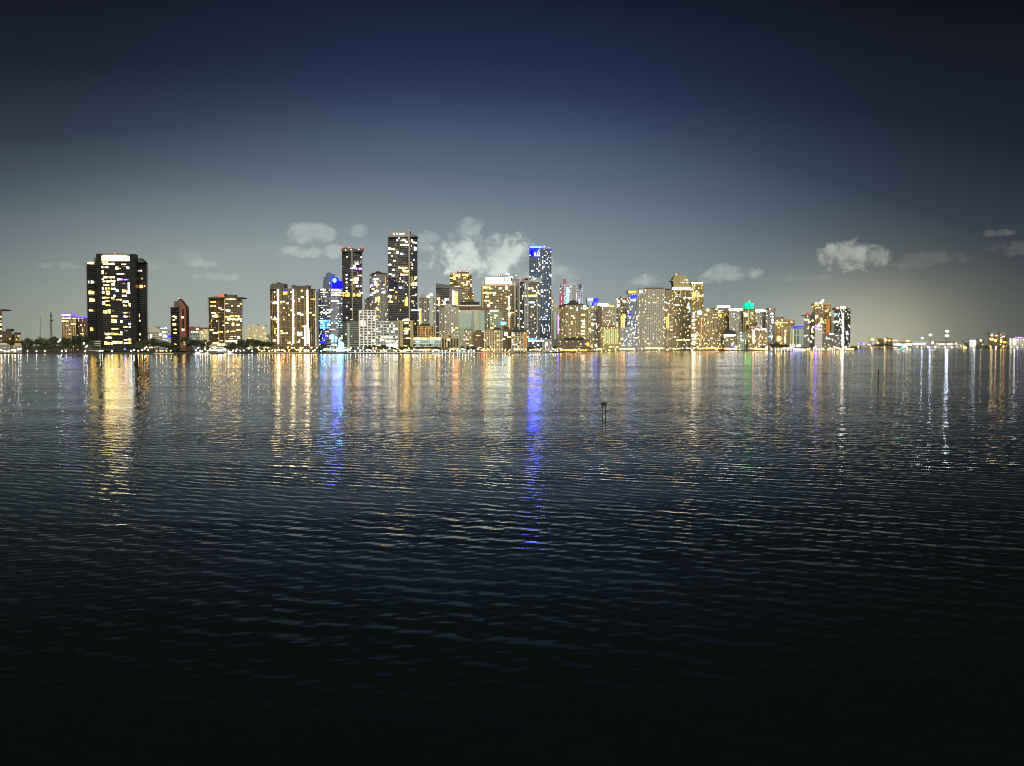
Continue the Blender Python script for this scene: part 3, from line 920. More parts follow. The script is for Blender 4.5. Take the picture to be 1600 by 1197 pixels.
for x0, x1, y0, y1, c in [(553.5, 566, 407, 412, 'dimgrey'), (556, 562.5, 409, 413.5, 'softwhite'), (556.5, 566, 418.5, 421.5, 'violet'), (548, 555, 418, 420, 'softwhite'), (552.5, 556.5, 414, 419, 'softwhite'), (552.5, 561, 433.5, 438.5, 'warm'), (548, 552, 436.5, 438.5, 'warm'),
                          (552.5, 560, 440, 442.5, 'warmwhite'), (556.5, 565.5, 445.5, 448.5, 'softwhite'), (552.5, 564, 458.5, 463, 'amber'), (563, 567, 457, 459, 'warmwhite'), (552.5, 557, 451, 452.5, 'dimwarm'), (548, 552.5, 482.5, 484, 'warmwhite'), (548, 552, 499.5, 501, 'warmwhite')]:
    b.lit(x0, x1, y0, y1, c, -.9)
for y in (428.7, 434.7, 440.5, 448.7, 453.7, 478, 495.5):
    b.lit(541.3, 543, y, y + 1.6, 'white', 6)
b.done()
b = B('apartment_tower', 'lower grey ribbed tower standing before the red cornered tower', 1660, [(536, 6), (551, 0), (565, 6)], 503, 24)
b.shell('glass_teal', 'grey_concrete', floor=3.2, slab=.9, lit=.07, pal='cool'); b.lit(561.5, 564.5, 508, 545, 'dimwarm', 2, 'light_strip'); b.lit(565.8, 567.5, 522, 526, 'pink', 6); b.lit(543, 548, 505, 546, 'mintglow', 2, 'light_strip'); b.roof(); b.done()
b = B('apartment_block', 'brown lit slab beside the white grid block', 1640, (564.5, 570), 510, 20)
b.shell('glass_brown', 'brown_concrete', slab=.6, lit=.5, pal='amber'); b.done()
b = B('apartment_block', 'grey block peeping above the white grid block', 1900, (570.5, 580.5), 468, 24)
b.shell('glass_grey', 'grey_concrete', slab=1, lit=.08, pal='white', bay=5, pier=1.5); b.roof(); b.done()
b = B('office_block', 'white gridded office block with black square openings', 1590, (562, 587), 485, 24, cat='office block')
b.shell('glass_dark', 'white_concrete', floor=4.4, slab=1.5, bay=6, pier=2.2, lit=.35, pal='white', run=.1)
b.lit(562.5, 574, 499.5, 509, 'softwhite', -.4)
b.box('roof', 568, 581, 485.5, 483.2, 'roofing', 3, 16); b.done()
b = B('apartment_tower', 'mid height residential tower with lit bay stack left of the tallest tower', 1860, [(578.5, 8), (588, 0), (607, 0)], 428.5, 30)
b.shell('glass_grey', 'blue_grey', floor=3.7, slab=.6, bay=5, pier=.5, lit=.24, pal='city', run=.3)
b.outline('crown', [(581, 429), (581.5, 426.5), (587, 425.8), (589, 423.8), (594, 424), (596, 425.8), (606, 427.2), (606, 429)], 'roofing', 0, 20)
for x0, x1, y0, y1, c in [(584, 592, 435, 437.5, 'cool'), (585, 590, 440, 446, 'warm'), (579, 583, 444, 448, 'violet'), (586, 592, 453, 456, 'warmwhite'), (587, 594, 463.5, 471, 'gold'), (598, 602, 455, 458, 'cool'), (586, 592, 481, 483, 'warm'), (582, 594, 493, 497, 'dimwarm'), (578.5, 582.5, 459.5, 462, 'cool'), (602, 606, 433, 445, 'dimwarm')]:
    b.lit(x0, x1, y0, y1, c, -.9)
b.done()

# the tallest tower
b = B('office_tower', 'tallest dark office tower with a lit name sign at its top', 1760, [(607, 16), (640.5, 0), (652.5, 20)], 369, 44)
b.shell('glass_dark', 'steel_grey', floor=4.1, slab=.45, out=.45, bay=4.2, lit=.035, pal='city', run=.2)
b.outline('crown', [(609, 370), (609, 362.4), (625, 361), (640.5, 360.3), (640.5, 370)], 'steel_grey', -.8, 26)
b.outline('crown', [(640.6, 370), (640.6, 365.8), (646, 366.2), (652.3, 368.3), (652.3, 370)], 'glass_dark', 2, 26)
b.box('pier', 639, 640.6, 546, 362, 'grey_concrete', -1.5, 3)
for i, (x, w, h) in enumerate(((616, 1.7, 2.3), (619.9, 2.0, 2.4), (624.6, 1.2, 1.5), (626.4, 1.2, 1.5), (628.2, 1.2, 1.5), (630, 1.1, 1.5), (631.6, 1.0, 1.9))):
    b.lit(x, x + w, 366.6 - h - i * .12, 366.8 - i * .12, 'softwhite', -1.3, 'sign_letter')
b.beacon(609.5, 361.8, 'red', .9, 0); b.beacon(639, 359.9, 'red', .9, 0)
for x0, x1, y0, y1, c in [(626, 634, 374.5, 376.5, 'warmwhite'), (620.5, 622.5, 374.5, 376.5, 'white'), (623.5, 625, 371.8, 373.3, 'white'), (634, 637, 377, 378.5, 'warmwhite'), (626, 639, 381.5, 384, 'warmwhite'), (607.6, 612, 386.5, 390, 'warm'), (613, 616.5, 388, 390.5, 'warmwhite'), (607.6, 611, 394, 396, 'warmwhite'), (620, 623.5, 393.5, 396, 'white'),
                          (626, 630, 395.5, 397.5, 'white'), (612, 614, 399, 401, 'white'), (615, 619.5, 406.5, 408.5, 'softwhite'), (607.8, 612, 412.5, 414.5, 'warmwhite'), (623, 638, 417, 419.5, 'warm'), (629, 639, 422, 425, 'gold'), (613, 617, 420.5, 422.5, 'white'), (608, 612, 427.5, 429, 'white'), (626, 639, 428, 430, 'warm'), (612.5, 617, 429.5, 431.5, 'white'),
                          (621, 633, 438.5, 441, 'softwhite'), (607.8, 612, 461, 465, 'warm'), (624, 627, 448.5, 451, 'cool'), (632.5, 637, 464, 478, 'amber'), (607.8, 614, 470, 472.5, 'warm'), (618, 620.5, 463, 468, 'dimwarm'), (609, 612, 452, 454.5, 'cool')]:
    b.lit(x0, x1, y0, y1, c, 4 if x1 < 622 else -.2)
for y in (434, 438.3, 442.6, 446.9, 451.2, 455.4):
    b.lit(607.5, 622, y, y + 1.6, 'navy', 6)
for x0, x1, y0, y1, c in [(641.5, 645, 374, 378, 'warmwhite'), (645.5, 648, 377, 380, 'pink'), (649, 652, 378.5, 380.5, 'white'), (642, 644, 383, 385, 'warm'), (647.5, 651.5, 386.5, 391, 'white'), (646, 648, 405, 407, 'softwhite'), (641.5, 646, 412, 415, 'warmwhite'), (641.5, 645.5, 418, 420.5, 'warm'), (642, 652, 441, 446.5, 'warm'), (648.5, 652, 432.5, 434.5, 'warm'),
                          (642, 645, 432, 440, 'dimwarm'), (644, 650, 461, 462.5, 'softwhite'), (643, 648, 470, 472, 'warmwhite'), (642, 651, 484, 485.3, 'cool')]:
    b.lit(x0, x1, y0, y1, c, 5)
b.done()

b = B('office_block', 'wide low office block with white lit floor bands below the tallest tower', 1600, (585, 624), 503, 26, cat='office block')
b.shell('glass_teal', 'white_concrete', floor=4.4, slab=.9, bay=5, pier=.4, lit=.38, pal='white', run=.6); b.lit(600, 622, 531, 535, 'softwhite', -.9); b.lit(604, 622, 537, 543, 'white', -1.4); b.done()
b = B('hotel', 'beige tower with two tall columns and a dark glass front', 1585, (621.5, 645.5), 502.5, 24)
b.shell('glass_black', 'roofing', floor=4.2, slab=.35, out=.3, lit=.10, pal='warm', bay=5)
b.box('pier', 621.5, 624, 549, 501.5, 'olive_concrete', -2.5, 8); b.box('pier', 624.8, 630, 549, 501.5, 'olive_concrete', -2.5, 8); b.box('pier', 641, 645.5, 549, 502, 'olive_concrete', -2.5, 8)
b.box('roof', 621, 646, 503, 500.8, 'olive_concrete', -1.5)
b.lit(631, 640.5, 512.5, 514.5, 'gold'); b.lit(631, 638, 517, 519.5, 'pink'); b.lit(631.5, 637, 520.5, 522, 'warm')
b.outline('roof_lamp', [(628, 501), (631, 498.5), (638, 498), (640, 501)], 'light_softwhite', 2, 8); b.done()
b = B('apartment_tower', 'slim grey slab with a thin cool light line right of the tallest tower', 1880, (643, 655), 483.5, 26)
b.shell('glass_grey', 'blue_grey', slab=.8, lit=.18, pal='mixed', bay=5, pier=.6); b.lit(644, 659, 483.2, 484.6, 'cool', -1.2); b.done()
b = B('apartment_tower', 'beige residential tower with a pale lit column and angled roof', 1910, [(655.5, 4), (671, 0), (680, 8)], 465, 28)
b.shell('glass_grey', 'pale_concrete', floor=3.6, slab=.6, bay=5, pier=1.0, lit=.24, pal='city', run=.2)
b.outline('crown', [(658, 466), (658.5, 460), (667, 460), (672, 457.2), (676, 460.5), (677.5, 466)], 'grey_concrete', 3, 18)
b.lit(672, 676.5, 463, 509, 'mintglow', 0, 'light_strip'); b.lit(667.5, 671, 462.5, 465, 'cool', 0); b.lit(653, 656, 485, 509, 'gold', 0, 'light_strip'); b.lit(673, 676, 458.5, 462, 'white', -.5); b.done()  # pale column painted as a glowing strip
b = B('hotel', 'low orange lit hotel terrace block with green planted roof edge', 1640, (652.5, 678), 510, 20)
b.shell('glass_brown', 'gold_stucco', floor=4, slab=1.0, bay=5, pier=1.0, lit=.0)
for y in (510.8, 514.6, 518.4):
    b.lit(653.5, 664, y, y + 2.6, 'orangedim'); b.lit(665.4, 677, y, y + 2.6, 'orangedim')
b.lit(664, 665.4, 512, 526, 'dimwarm', -1.1, 'light_strip'); b.roof(); b.done()
b = B('hotel', 'long white hotel podium with lit garden terrace on top', 1590, (645, 694), 531.5, 24)
b.shell('glass_grey', 'white_concrete', floor=5, slab=1.6, bay=8, pier=1.2, lit=0)
b.box('terrace', 645, 692, 532, 526.5, 'gold_stucco', 2)
b.lit(646, 657, 528, 530, 'warmwhite', -.2); b.lit(660, 667, 528.4, 530.3, 'warm', -.2); b.lit(672, 676, 526.5, 531, 'gold', -.2); b.lit(678, 681, 527, 531, 'gold', -.2); b.lit(683.5, 688, 527.5, 531, 'warm', -.2)
b.lit(646, 690, 533, 535, 'aqua', -1.0); b.lit(646, 688, 538, 541, 'mintglow', -1.0); b.done()

b = B('office_tower', 'dark slanted roof office tower with a tall orange light panel', 1930, [(681.5, 4), (702, 0), (723, 4)], 449.5, 34)
b.shell('glass_dark', 'steel_grey', floor=4, slab=.4, out=.4, lit=.10, pal='mixed', run=.3, skip_top=5, bay=4.5)
b.outline('crown', [(681.5, 450), (681.5, 442.6), (703, 445.5), (723, 450.4)], 'glass_dark', 1, 28)
b.lit(707, 709.8, 453.5, 476, 'pink', -1.4, 'glow_panel'); b.lit(710, 714.8, 456, 476, 'orange', -1.2, 'glow_panel'); b.lit(683, 687, 465, 468, 'warm', -.5); b.lit(685, 687, 467, 478, 'amber', -.5); b.lit(695, 701, 466.5, 469, 'white'); b.lit(693, 696.5, 471, 474, 'white'); b.lit(682, 697, 475.5, 476.6, 'softwhite'); b.done()
b = B('apartment_tower', 'brown condo tower with stepped top behind the slanted roof tower', 2120, [(703.5, 6), (716, 0), (731, 2), (737, 8)], 430, 30)
b.shell('glass_brown', 'olive_concrete', floor=3.8, slab=.8, bay=5, pier=.6, lit=.27, pal='warm', run=.35)
b.box('crown', 704, 714, 430.5, 426, 'olive_concrete', 2); b.box('crown', 714.5, 731.5, 430.5, 423, 'brown_concrete', 1); b.box('crown', 731.5, 736.5, 430.5, 428, 'olive_concrete', 5)
b.lit(706, 712, 427, 428.4, 'pink', 1); b.lit(712, 719, 428, 432, 'warm', -.9); b.lit(723, 732, 428, 430.3, 'warm', -.5); b.lit(715, 731, 423.6, 424.3, 'pink', .5); b.done()
b = B('apartment_block', 'thin far slab with faint lights behind the flat roofed green block', 2150, (736, 741), 456, 20)
b.shell('glass_brown', 'olive_concrete', slab=.8, lit=.25, pal='warm'); b.done()
b = B('apartment_block', 'grey beige apartment block full of small lit windows', 1660, [(687, 6), (695, 0), (716, 0)], 480.5, 26)
b.shell('glass_grey', 'grey_concrete', floor=3.3, slab=1.0, bay=4.2, pier=1.2, lit=.22, pal='city', run=.05)
b.outline('crown', [(694, 481), (696, 476), (700, 474.5), (705, 476), (707, 481)], 'grey_concrete', 3, 14); b.lit(706.5, 712, 482, 484, 'softwhite'); b.done()
b = B('office_block', 'smooth pale green floodlit block under a long dark flat roof', 1720, [(712, 0), (737, 0), (757, 3)], 484, 28, cat='office block')
b.shell('mint_stucco', 'mint_stucco', floor=4, slab=.3, out=.15, bay=9, pier=.6, lit=.04, pal='cool')
b.box('crown', 710, 752, 484, 478.5, 'brown_concrete', -1); b.box('roof', 719, 748.5, 476.5, 471.5, 'roofing', -2.5); b.box('roof', 713, 749, 478.6, 476.5, 'white_concrete', -3)
b.lit(727, 733, 480, 483, 'reddim', -2); b.lit(737.5, 740, 486, 516, 'dimgrey', -.6, 'light_strip'); b.lit(716, 720, 534, 541, 'mintglow', -1); b.lit(742, 746, 498, 501, 'cool'); b.lit(718, 736, 490, 512, 'mintglow', -.25, 'glow_panel', .2); b.done()  # floodlight on the smooth green wall painted as a glowing panel
b = B('low_building', 'olive low block with tall dark doorways facing the water', 1560, (690, 717), 528, 16)
b.shell('glass_black', 'olive_concrete', floor=16, slab=2, bay=5, pier=1.4, lit=0)
b.box('roof', 701, 704.5, 529, 524.5, 'roofing', 4); b.lit(698, 704, 529.5, 532, 'warm'); b.lit(697, 699, 534, 546, 'dimwarm'); b.done()
b = B('apartment_block', 'small apartment block with bright mixed windows beside the pale green block', 1580, (724, 740), 516.5, 18)
b.shell('glass_grey', 'olive_concrete', slab=.8, bay=4.5, pier=.8, lit=.4, pal='city'); b.box('roof', 725.5, 739, 517, 514.8, 'roofing'); b.done()
b = B('apartment_block', 'brown apartment block with orange rooms below the white crowned tower', 1570, (740, 757), 519.5, 18)
b.shell('glass_brown', 'brown_concrete', slab=.7, bay=4.5, pier=.8, lit=.22, pal='amber'); b.roof('brown_concrete'); b.done()

# white crowned tower
b = B('apartment_tower', 'broad tower crowned by a big white light box', 1780, [(752.5, 8), (758, 0), (800, 0), (808, 6)], 446.5, 34)
b.shell('glass_brown', 'olive_concrete', floor=3.7, slab=.8, bay=5, pier=.5, lit=.2, pal='warm', run=.3)
b.box('crown', 758, 800.3, 447, 433.2, 'pale_concrete', .5)
b.outline('crown', [(752.5, 447), (752.6, 441), (754, 437), (757.8, 434), (757.8, 447)], 'mint_stucco', 6)
b.lit(758.8, 799, 434.2, 443, 'crownwhite', -.1, 'crown_glow'); b.lit(787, 800, 434, 440, 'lime', -.5); b.lit(785, 800, 442.5, 444.5, 'lime', -.5); b.lit(759, 800, 444, 446.2, 'dimwarm', -.3, 'crown_glow')
b.box('pier', 800.4, 806, 546, 440, 'pale_concrete', 2); b.box('pier', 752.6, 757.5, 546, 447, 'olive_concrete', 3, 12)
b.lit(794, 797, 462, 520, 'dimwarm', -.9, 'light_strip')
for x0, x1, y0, y1, c in [(755, 766, 447.5, 450.5, 'gold'), (768.5, 771, 449.5, 452, 'mintglow'), (780, 784.5, 449.5, 451.5, 'white'), (790, 793, 447, 452, 'warmwhite'), (755, 768, 456.5, 458.5, 'warm'), (770, 775, 457, 459, 'warmwhite'), (794, 796.5, 463, 476, 'warmwhite'), (794, 797, 478.5, 483, 'white'), (794, 797, 489, 494, 'white'), (762, 765, 476, 479, 'warm'), (758, 765, 469, 471, 'warm')]:
    b.lit(x0, x1, y0, y1, c, -1)
b.done()
b = B('apartment_tower', 'grey tower with pink edged rooftop peeping behind the white light box', 2050, (779, 811), 436, 30)
b.shell('glass_grey', 'blue_grey', slab=.8, lit=.15, pal='mixed', bay=5, pier=.8)
b.outline('crown', [(778, 436.5), (778.5, 428.5), (783, 427), (788, 430.5), (793, 428.5), (803, 427.8), (810, 429.8), (806, 433), (808, 436.5)], 'blue_grey', 2)
b.lit(780, 785, 428.8, 430.6, 'pink', .5); b.lit(790, 796, 426.5, 429, 'cool', .5); b.lit(794, 801, 432, 434, 'cool', .5); b.lit(803, 809, 430.4, 431.4, 'pink', .5); b.done()
b = B('apartment_tower', 'pale green glass tower with a lit drum roof before the white crowned tower', 1640, [(757, 5), (766, 0), (784, 2)], 488, 26)
b.shell('glass_teal', 'mint_stucco', floor=3.5, slab=.5, bay=5, pier=.9, lit=.24, pal='gold', run=.3)
b.outline('crown', [(764.5, 489), (765, 484.6), (768, 483), (776, 483), (779, 484.6), (779.5, 489)], 'steel_grey', 2, 14); b.lit(765.5, 778.5, 485, 487, 'cool', 1); b.lit(781, 791, 503, 507, 'cyan', 0); b.box('roof', 752, 762, 484.5, 481, 'brick_red', 12, 18); b.done()
b = B('apartment_tower', 'mint green slab with plain lit face left of the drum roofed tower', 1670, (742, 757), 484.5, 22)
b.shell('mint_stucco', 'pale_concrete', floor=3.6, slab=.3, out=.2, bay=8, pier=1.2, lit=.05, pal='cool'); b.lit(751, 756, 487, 516, 'mintglow', -.6, 'glow_panel', .2); b.done()  # light on the plain mint face painted as a glowing panel
b = B('apartment_block', 'cream block with classical pilasters near the waterline', 1560, (757, 784.5), 516, 20)
b.shell('glass_olive', 'cream_stucco', floor=3.6, slab=.5, bay=4, pier=1.2, out=.8, lit=.14, pal='warm')
b.outline('roof', [(757, 516.5), (771, 514), (774, 511.5), (780, 511.5), (783, 514), (785, 516.5)], 'roofing', 3); b.lit(762, 768, 514.4, 516, 'reddim', -.5); b.done()
b = B('apartment_block', 'dark plum block between cream pilaster block and peach block', 1580, (784.5, 799), 515, 20)
b.shell('glass_brown', 'brown_concrete', slab=.9, bay=5, pier=1, lit=.14, pal='city'); b.lit(788, 793, 519, 525, 'warmwhite'); b.lit(785, 790, 529, 530.6, 'white'); b.roof(); b.done()
b = B('apartment_block', 'peach lit block with arched middle under a dark cornice', 1555, (799.5, 823), 518.5, 20)
b.shell('glass_brown', 'cream_stucco', floor=3.8, slab=.9, bay=4.5, pier=1.0, lit=.5, pal='city', run=.2)
b.outline('roof', [(799, 518.8), (799, 516), (803, 515), (803.5, 512), (805.5, 509.8), (807.5, 512), (808, 515), (823.5, 516), (823.5, 518.8)], 'roofing', -1); b.lit(819.5, 822.8, 519, 545, 'orangedim', -1.2, 'glow_panel'); b.done()

# twin glass tower and blue crowned tower
b = B('apartment_tower', 'dark glass tower with a red lit left shoulder and pale lit right shoulder', 1720, [(812.8, 8), (819, 0), (826, 0), (842.5, 4)], 440, 32)
b.shell('glass_dark', 'steel_grey', floor=3.6, slab=.35, bay=5, pier=.35, lit=.2, pal='mixed', run=.4)
b.outline('crown', [(813, 440.5), (815, 436), (819, 434), (826, 434.4), (826, 440.5)], 'steel_grey', 1); b.lit(815, 825, 434.6, 437.6, 'reddim', .3)
b.outline('crown', [(826, 440.5), (829, 436), (833, 432), (846, 436.5), (844, 440.5)], 'pale_concrete', 2); b.lit(833, 845, 433.8, 437, 'aqua', .5)
for x in (819.6, 823.6):
    b.lit(x, x + 1.5, 440, 512, 'dimgrey', -1.0, 'light_strip')
for x in (839.2,):
    b.lit(x, x + 1.0, 446, 520, 'mintglow', 1.5, 'light_strip')
b.lit(825, 833, 448.5, 452, 'gold'); b.lit(816, 839, 460.5, 463.5, 'gold'); b.lit(825, 838, 528, 531, 'cyan', -1); b.lit(826, 850, 531.5, 533.5, 'cool', -1); b.lit(825, 835, 471.5, 473.5, 'cool'); b.done()
b = B('office_tower', 'tall narrow tower crowned by a glowing blue band', 1930, [(827, 6), (847, 0), (861, 12)], 388, 36)
b.shell('glass_blue', 'sky_metal', floor=3.9, slab=.5, bay=4, pier=.5, lit=.28, pal='white', run=.15)
b.box('crown', 827.5, 847, 388.5, 384.3, 'light_blue', 1); b.box('crown', 847, 861, 388.5, 386.4, 'pale_concrete', 6)
b.lit(828.5, 846.5, 385.3, 387.2, 'cyan', .2, 'crown_glow'); b.lit(827.6, 846.5, 388.6, 391.5, 'blue', 2, 'crown_glow')
for x, y0, y1 in ((828.5, 391.5, 400), (838, 391.5, 401), (842, 393, 398)):
    b.lit(x, x + 5, y0, y1, 'deepblue', 2)  # blue wash under the crown, painted as glowing panes
for x in (835.5, 839.5, 842.3):
    b.lit(x, x + .9, 395, 400, 'cool', .5)
b.box('mast', 849.6, 850.4, 386.5, 381.5, 'mast_steel', 8, 9); b.beacon(861, 389, 'blue', 1.6, 10); b.beacon(850, 384.8, 'cool', .8, 6); b.beacon(860.3, 430.5, 'warmwhite', 1.8, 10)
b.done()
b = B('apartment_tower', 'thin tan slab with a small orange lantern right of the blue crowned tower', 2000, (851, 864), 463, 24)
b.shell('glass_grey', 'tan_concrete', slab=.8, bay=4, pier=.8, lit=.4, pal='mixed'); b.lit(859, 863.5, 459.5, 465, 'orangedim', -.8); b.done()
b = B('apartment_tower', 'pale slab with mint and violet side lights', 1850, (862, 876), 480, 24)
b.shell('glass_grey', 'mint_stucco', slab=.7, bay=4.5, pier=1.2, lit=.10, pal='white'); b.lit(871.5, 874.5, 492, 522, 'violet', -1.0, 'light_strip'); b.lit(866, 868.5, 487, 530, 'mintglow', -1, 'light_strip'); b.roof('pale_concrete'); b.done()
b = B('low_building', 'low white lit block on the point below the pale slab', 1600, (848, 862), 531, 16)
b.shell('glass_teal', 'pale_concrete', slab=1, bay=4, pier=.7, lit=.4, pal='white'); b.done()

# red striped tower
b = B('apartment_tower', 'pale blue tower with red lit fins up its left side', 2230, [(874.5, 10), (882, 0), (900, 0), (909.5, 8)], 444, 32)
b.shell('glass_blue', 'lilac_floodlit', floor=3.9, slab=1.3, bay=5, pier=1.0, lit=.42, pal='cool', run=.1)
b.outline('crown', [(882, 444.5), (884, 443), (894, 441), (896, 440), (902, 441.4), (909, 444.5)], 'blue_grey', 0)
b.box('fin', 874.6, 876.4, 548, 458, 'light_redsoft', 2, 8); b.box('fin', 878, 879.6, 548, 450, 'light_redsoft', 2, 8)
b.box('crown_glow', 880.2, 884.5, 444.5, 436, 'light_redsoft', 3, 8); b.box('fin', 880.6, 882, 480, 444, 'light_redsoft', 1, 3)
b.lit(884.5, 888.5, 449, 480, 'aqua', -.8, 'light_strip'); b.lit(893, 900, 444.5, 475, 'dimgrey', -.8, 'glow_panel'); b.lit(901, 909, 446, 452, 'mintglow', 2); b.done()
b = B('apartment_tower', 'olive residence with dark gabled roof in three steps', 1740, [(873.5, 8), (884, 0), (903, 0), (919, 8)], 477, 30)
b.shell('glass_olive', 'olive_concrete', floor=3.5, slab=.8, bay=4.5, pier=1.4, lit=.25, pal='mixed', run=.15)
b.outline('roof', [(873, 477.5), (879, 476.2), (882, 474.5), (888, 474), (890, 471), (896, 468.4), (899, 470.5), (904, 474), (907, 477.5)], 'roofing', 0)
b.outline('roof', [(905, 477.5), (907, 473.5), (911, 475), (913.5, 477), (918.5, 476), (919.5, 479.5), (905, 479.5)], 'roofing', 3)
b.lit(909, 916, 477, 483.5, 'softwhite', 2); b.lit(906, 917, 482, 484, 'dimwarm', 3)
for y in (491, 500.5, 506, 510, 516, 521, 527.5):
    b.lit(908, 914, y, y + 1.6, 'warmwhite', 2)
b.done()
b = B('low_building', 'dark lit marina clubhouse in front of the olive residence', 1660, (874, 922), 532, 16)
b.shell('glass_brown', 'brown_concrete', floor=4, slab=.7, bay=5, pier=.8, lit=.4, pal='city'); b.lit(917, 921, 534, 541, 'orange', -1); b.roof(); b.done()
b = B('apartment_tower', 'pale tower with white and blue rooftop sign light', 1990, [(917, 4), (926, 0), (936, 2)], 478.5, 28)
b.shell('glass_grey', 'cream_stucco', floor=3.7, slab=.9, bay=4.5, pier=.6, lit=.33, pal='city', run=.3)
b.box('crown', 916.5, 929, 479, 465.5, 'blue_grey', 2); b.lit(917, 926, 466.5, 469, 'white', 1); b.lit(917, 924, 472, 476.5, 'aqua', 1)
b.outline('crown_glow', [(926.5, 472), (927, 467), (930, 465.6), (935, 466.5), (935.5, 470.5), (932, 472.8)], 'light_bluemid', 0, 8); b.lit(924, 927.5, 472.5, 477.5, 'deepblue', .5); b.done()
b = B('apartment_block', 'narrow dark brown slab with few lights beside the blue sign tower', 1960, (934, 940), 480, 22)
b.shell('glass_brown', 'brown_concrete', slab=.6, lit=.15, pal='city'); b.roof(); b.done()
b = B('apartment_block', 'beige block under a long bright white roof edge', 2150, (936, 960), 479, 28)
b.shell('glass_grey', 'olive_concrete', floor=3.7, slab=1, bay=4.5, pier=1, lit=.28, pal='city')
b.box('crown', 934, 950.5, 479.5, 474, 'white_concrete', -1); b.lit(934, 950, 475, 478, 'white', -1.6, 'crown_glow'); b.box('crown', 951, 959, 479.5, 473.5, 'olive_concrete', 1); b.lit(951, 959, 478, 479.2, 'warm', -1); b.done()
b = B('apartment_block', 'bright yellow lit low block on the waterfront', 1960, (939, 969), 511, 22)
b.shell('glass_olive', 'gold_stucco', floor=3.5, slab=.8, bay=4, pier=.8, lit=.62, pal='gold', run=.15); b.outline('roof', [(939, 511.3), (944, 509.5), (955, 509), (962, 510), (969, 511.3)], 'brown_concrete', -.5)
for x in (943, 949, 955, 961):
    b.lit(x, x + 4.4, 514, 538, 'lime', -.35, 'glow_panel', .2)  # yellow-green light on the facade painted as glowing panels
b.done()
b = B('apartment_tower', 'rosy lit tower with rounded double windows', 2270, [(963, 2), (972, 0), (981, 4)], 466, 26)
b.shell('glass_brown', 'grey_concrete', floor=4, slab=.8, bay=5, pier=1, lit=.4, pal='city', run=.15); b.box('crown', 970.5, 978, 466.5, 462.5, 'grey_concrete', 2)
b.lit(964, 968, 469, 473, 'pink'); b.lit(974, 978, 469, 473, 'pink'); b.lit(964, 968, 475, 479, 'pink'); b.lit(970, 976, 491, 512, 'amber', -.4); b.done()
b = B('office_tower', 'slim tower with yellow crown light over a blue light band', 2180, [(980.5, 2), (996, 0)], 459, 28)
b.shell('glass_blue', 'blue_grey', floor=3.8, slab=.7, bay=4, pier=.5, lit=.25, pal='white', run=.3)
b.box('crown', 980.5, 995, 459.5, 453.4, 'olive_concrete', 1); b.lit(981, 993.5, 454.6, 458, 'yellow', .4, 'crown_glow'); b.lit(984, 995, 461, 466, 'bluemid', -.4, 'crown_glow'); b.lit(982, 986.5, 490, 494, 'bluemid'); b.lit(986, 993, 468, 470, 'cool'); b.done()
b = B('apartment_block', 'lavender grey low block beside the yellow lit block', 2080, (969, 992), 514, 22)
b.shell('glass_grey', 'blue_grey', floor=3.5, slab=1, bay=4, pier=1, lit=.28, pal='white'); b.roof('blue_grey'); b.done()

b = B('apartment_tower', 'wide grey slab tower dotted with windows in long columns', 2220, [(996, 3), (1007, 0), (1037.5, 0)], 452, 28)
b.shell('glass_grey', 'grey_concrete', floor=3.6, slab=1.0, bay=4.6, pier=1.5, lit=.21, pal='city', run=.12)
b.box('crown', 997, 1006.5, 452.5, 450.2, 'glass_teal', 2); b.box('crown', 1007.5, 1037, 452.5, 449.4, 'brown_concrete', 0)
b.lit(994, 995.6, 486, 545, 'softwhite', -1, 'light_strip'); b.lit(999, 1004, 453, 458, 'cool', 1); b.done()
b = B('apartment_tower', 'brown tower with an orange lit window stack between slab and leaning crown', 2260, (1037.5, 1051), 454, 26)
b.shell('glass_brown', 'olive_concrete', floor=3.6, slab=.9, bay=4.5, pier=1, lit=.34, pal='city'); b.lit(1040.5, 1044.5, 490, 513, 'amber', -.4); b.lit(1040, 1045, 522, 540, 'dimgrey', -.5); b.roof(); b.done()

b = B('apartment_tower', 'tall tower with a leaning prow shaped crown over a white light line', 2320, [(1048.5, 3), (1062, 0), (1081.5, 2)], 452, 32)
b.shell('glass_olive', 'olive_concrete', floor=3.8, slab=.8, bay=4.5, pier=.7, lit=.24, pal='city', run=.2)
b.outline('crown', [(1052, 452), (1051.5, 444), (1050.5, 439.5), (1046.5, 438.3), (1050.3, 437.6), (1052, 433), (1055.5, 429.4), (1060, 429.9), (1072, 431.4), (1075, 436), (1078.5, 449), (1079.5, 452)], 'olive_concrete', 0)
b.lit(1050, 1079, 449.6, 452.4, 'warmwhite', -1.2, 'crown_glow'); b.lit(1062, 1074.5, 440.6, 442.4, 'softwhite', -.6); b.lit(1066, 1074, 436.2, 438.6, 'softwhite', -.6); b.lit(1062, 1068, 453, 464, 'dimwarm'); b.lit(1068.5, 1080, 457, 459.5, 'dimwarm'); b.lit(1067, 1080, 464.3, 466.2, 'softwhite'); b.lit(1055, 1060, 455, 459, 'dimwarm')
b.lit(1048, 1067, 475.5, 477.4, 'softwhite'); b.lit(1055, 1066, 494, 498, 'dimgrey'); b.lit(1076, 1079, 479, 488, 'green' if False else 'aqua'); b.lit(1073, 1076.5, 473, 483, 'warmwhite'); b.beacon(1056, 429, 'amber', 1.5, 2); b.lit(1060, 1078, 530, 532, 'warm'); b.done()
b = B('apartment_tower', 'warm tan lit tower with a small hipped roof next to the leaning crown', 2240, [(1080, 4), (1092, 0), (1098.5, 6)], 444, 28)
b.shell('glass_olive', 'tan_concrete', floor=3.7, slab=.8, bay=4, pier=.6, lit=.34, pal='warm', run=.4)
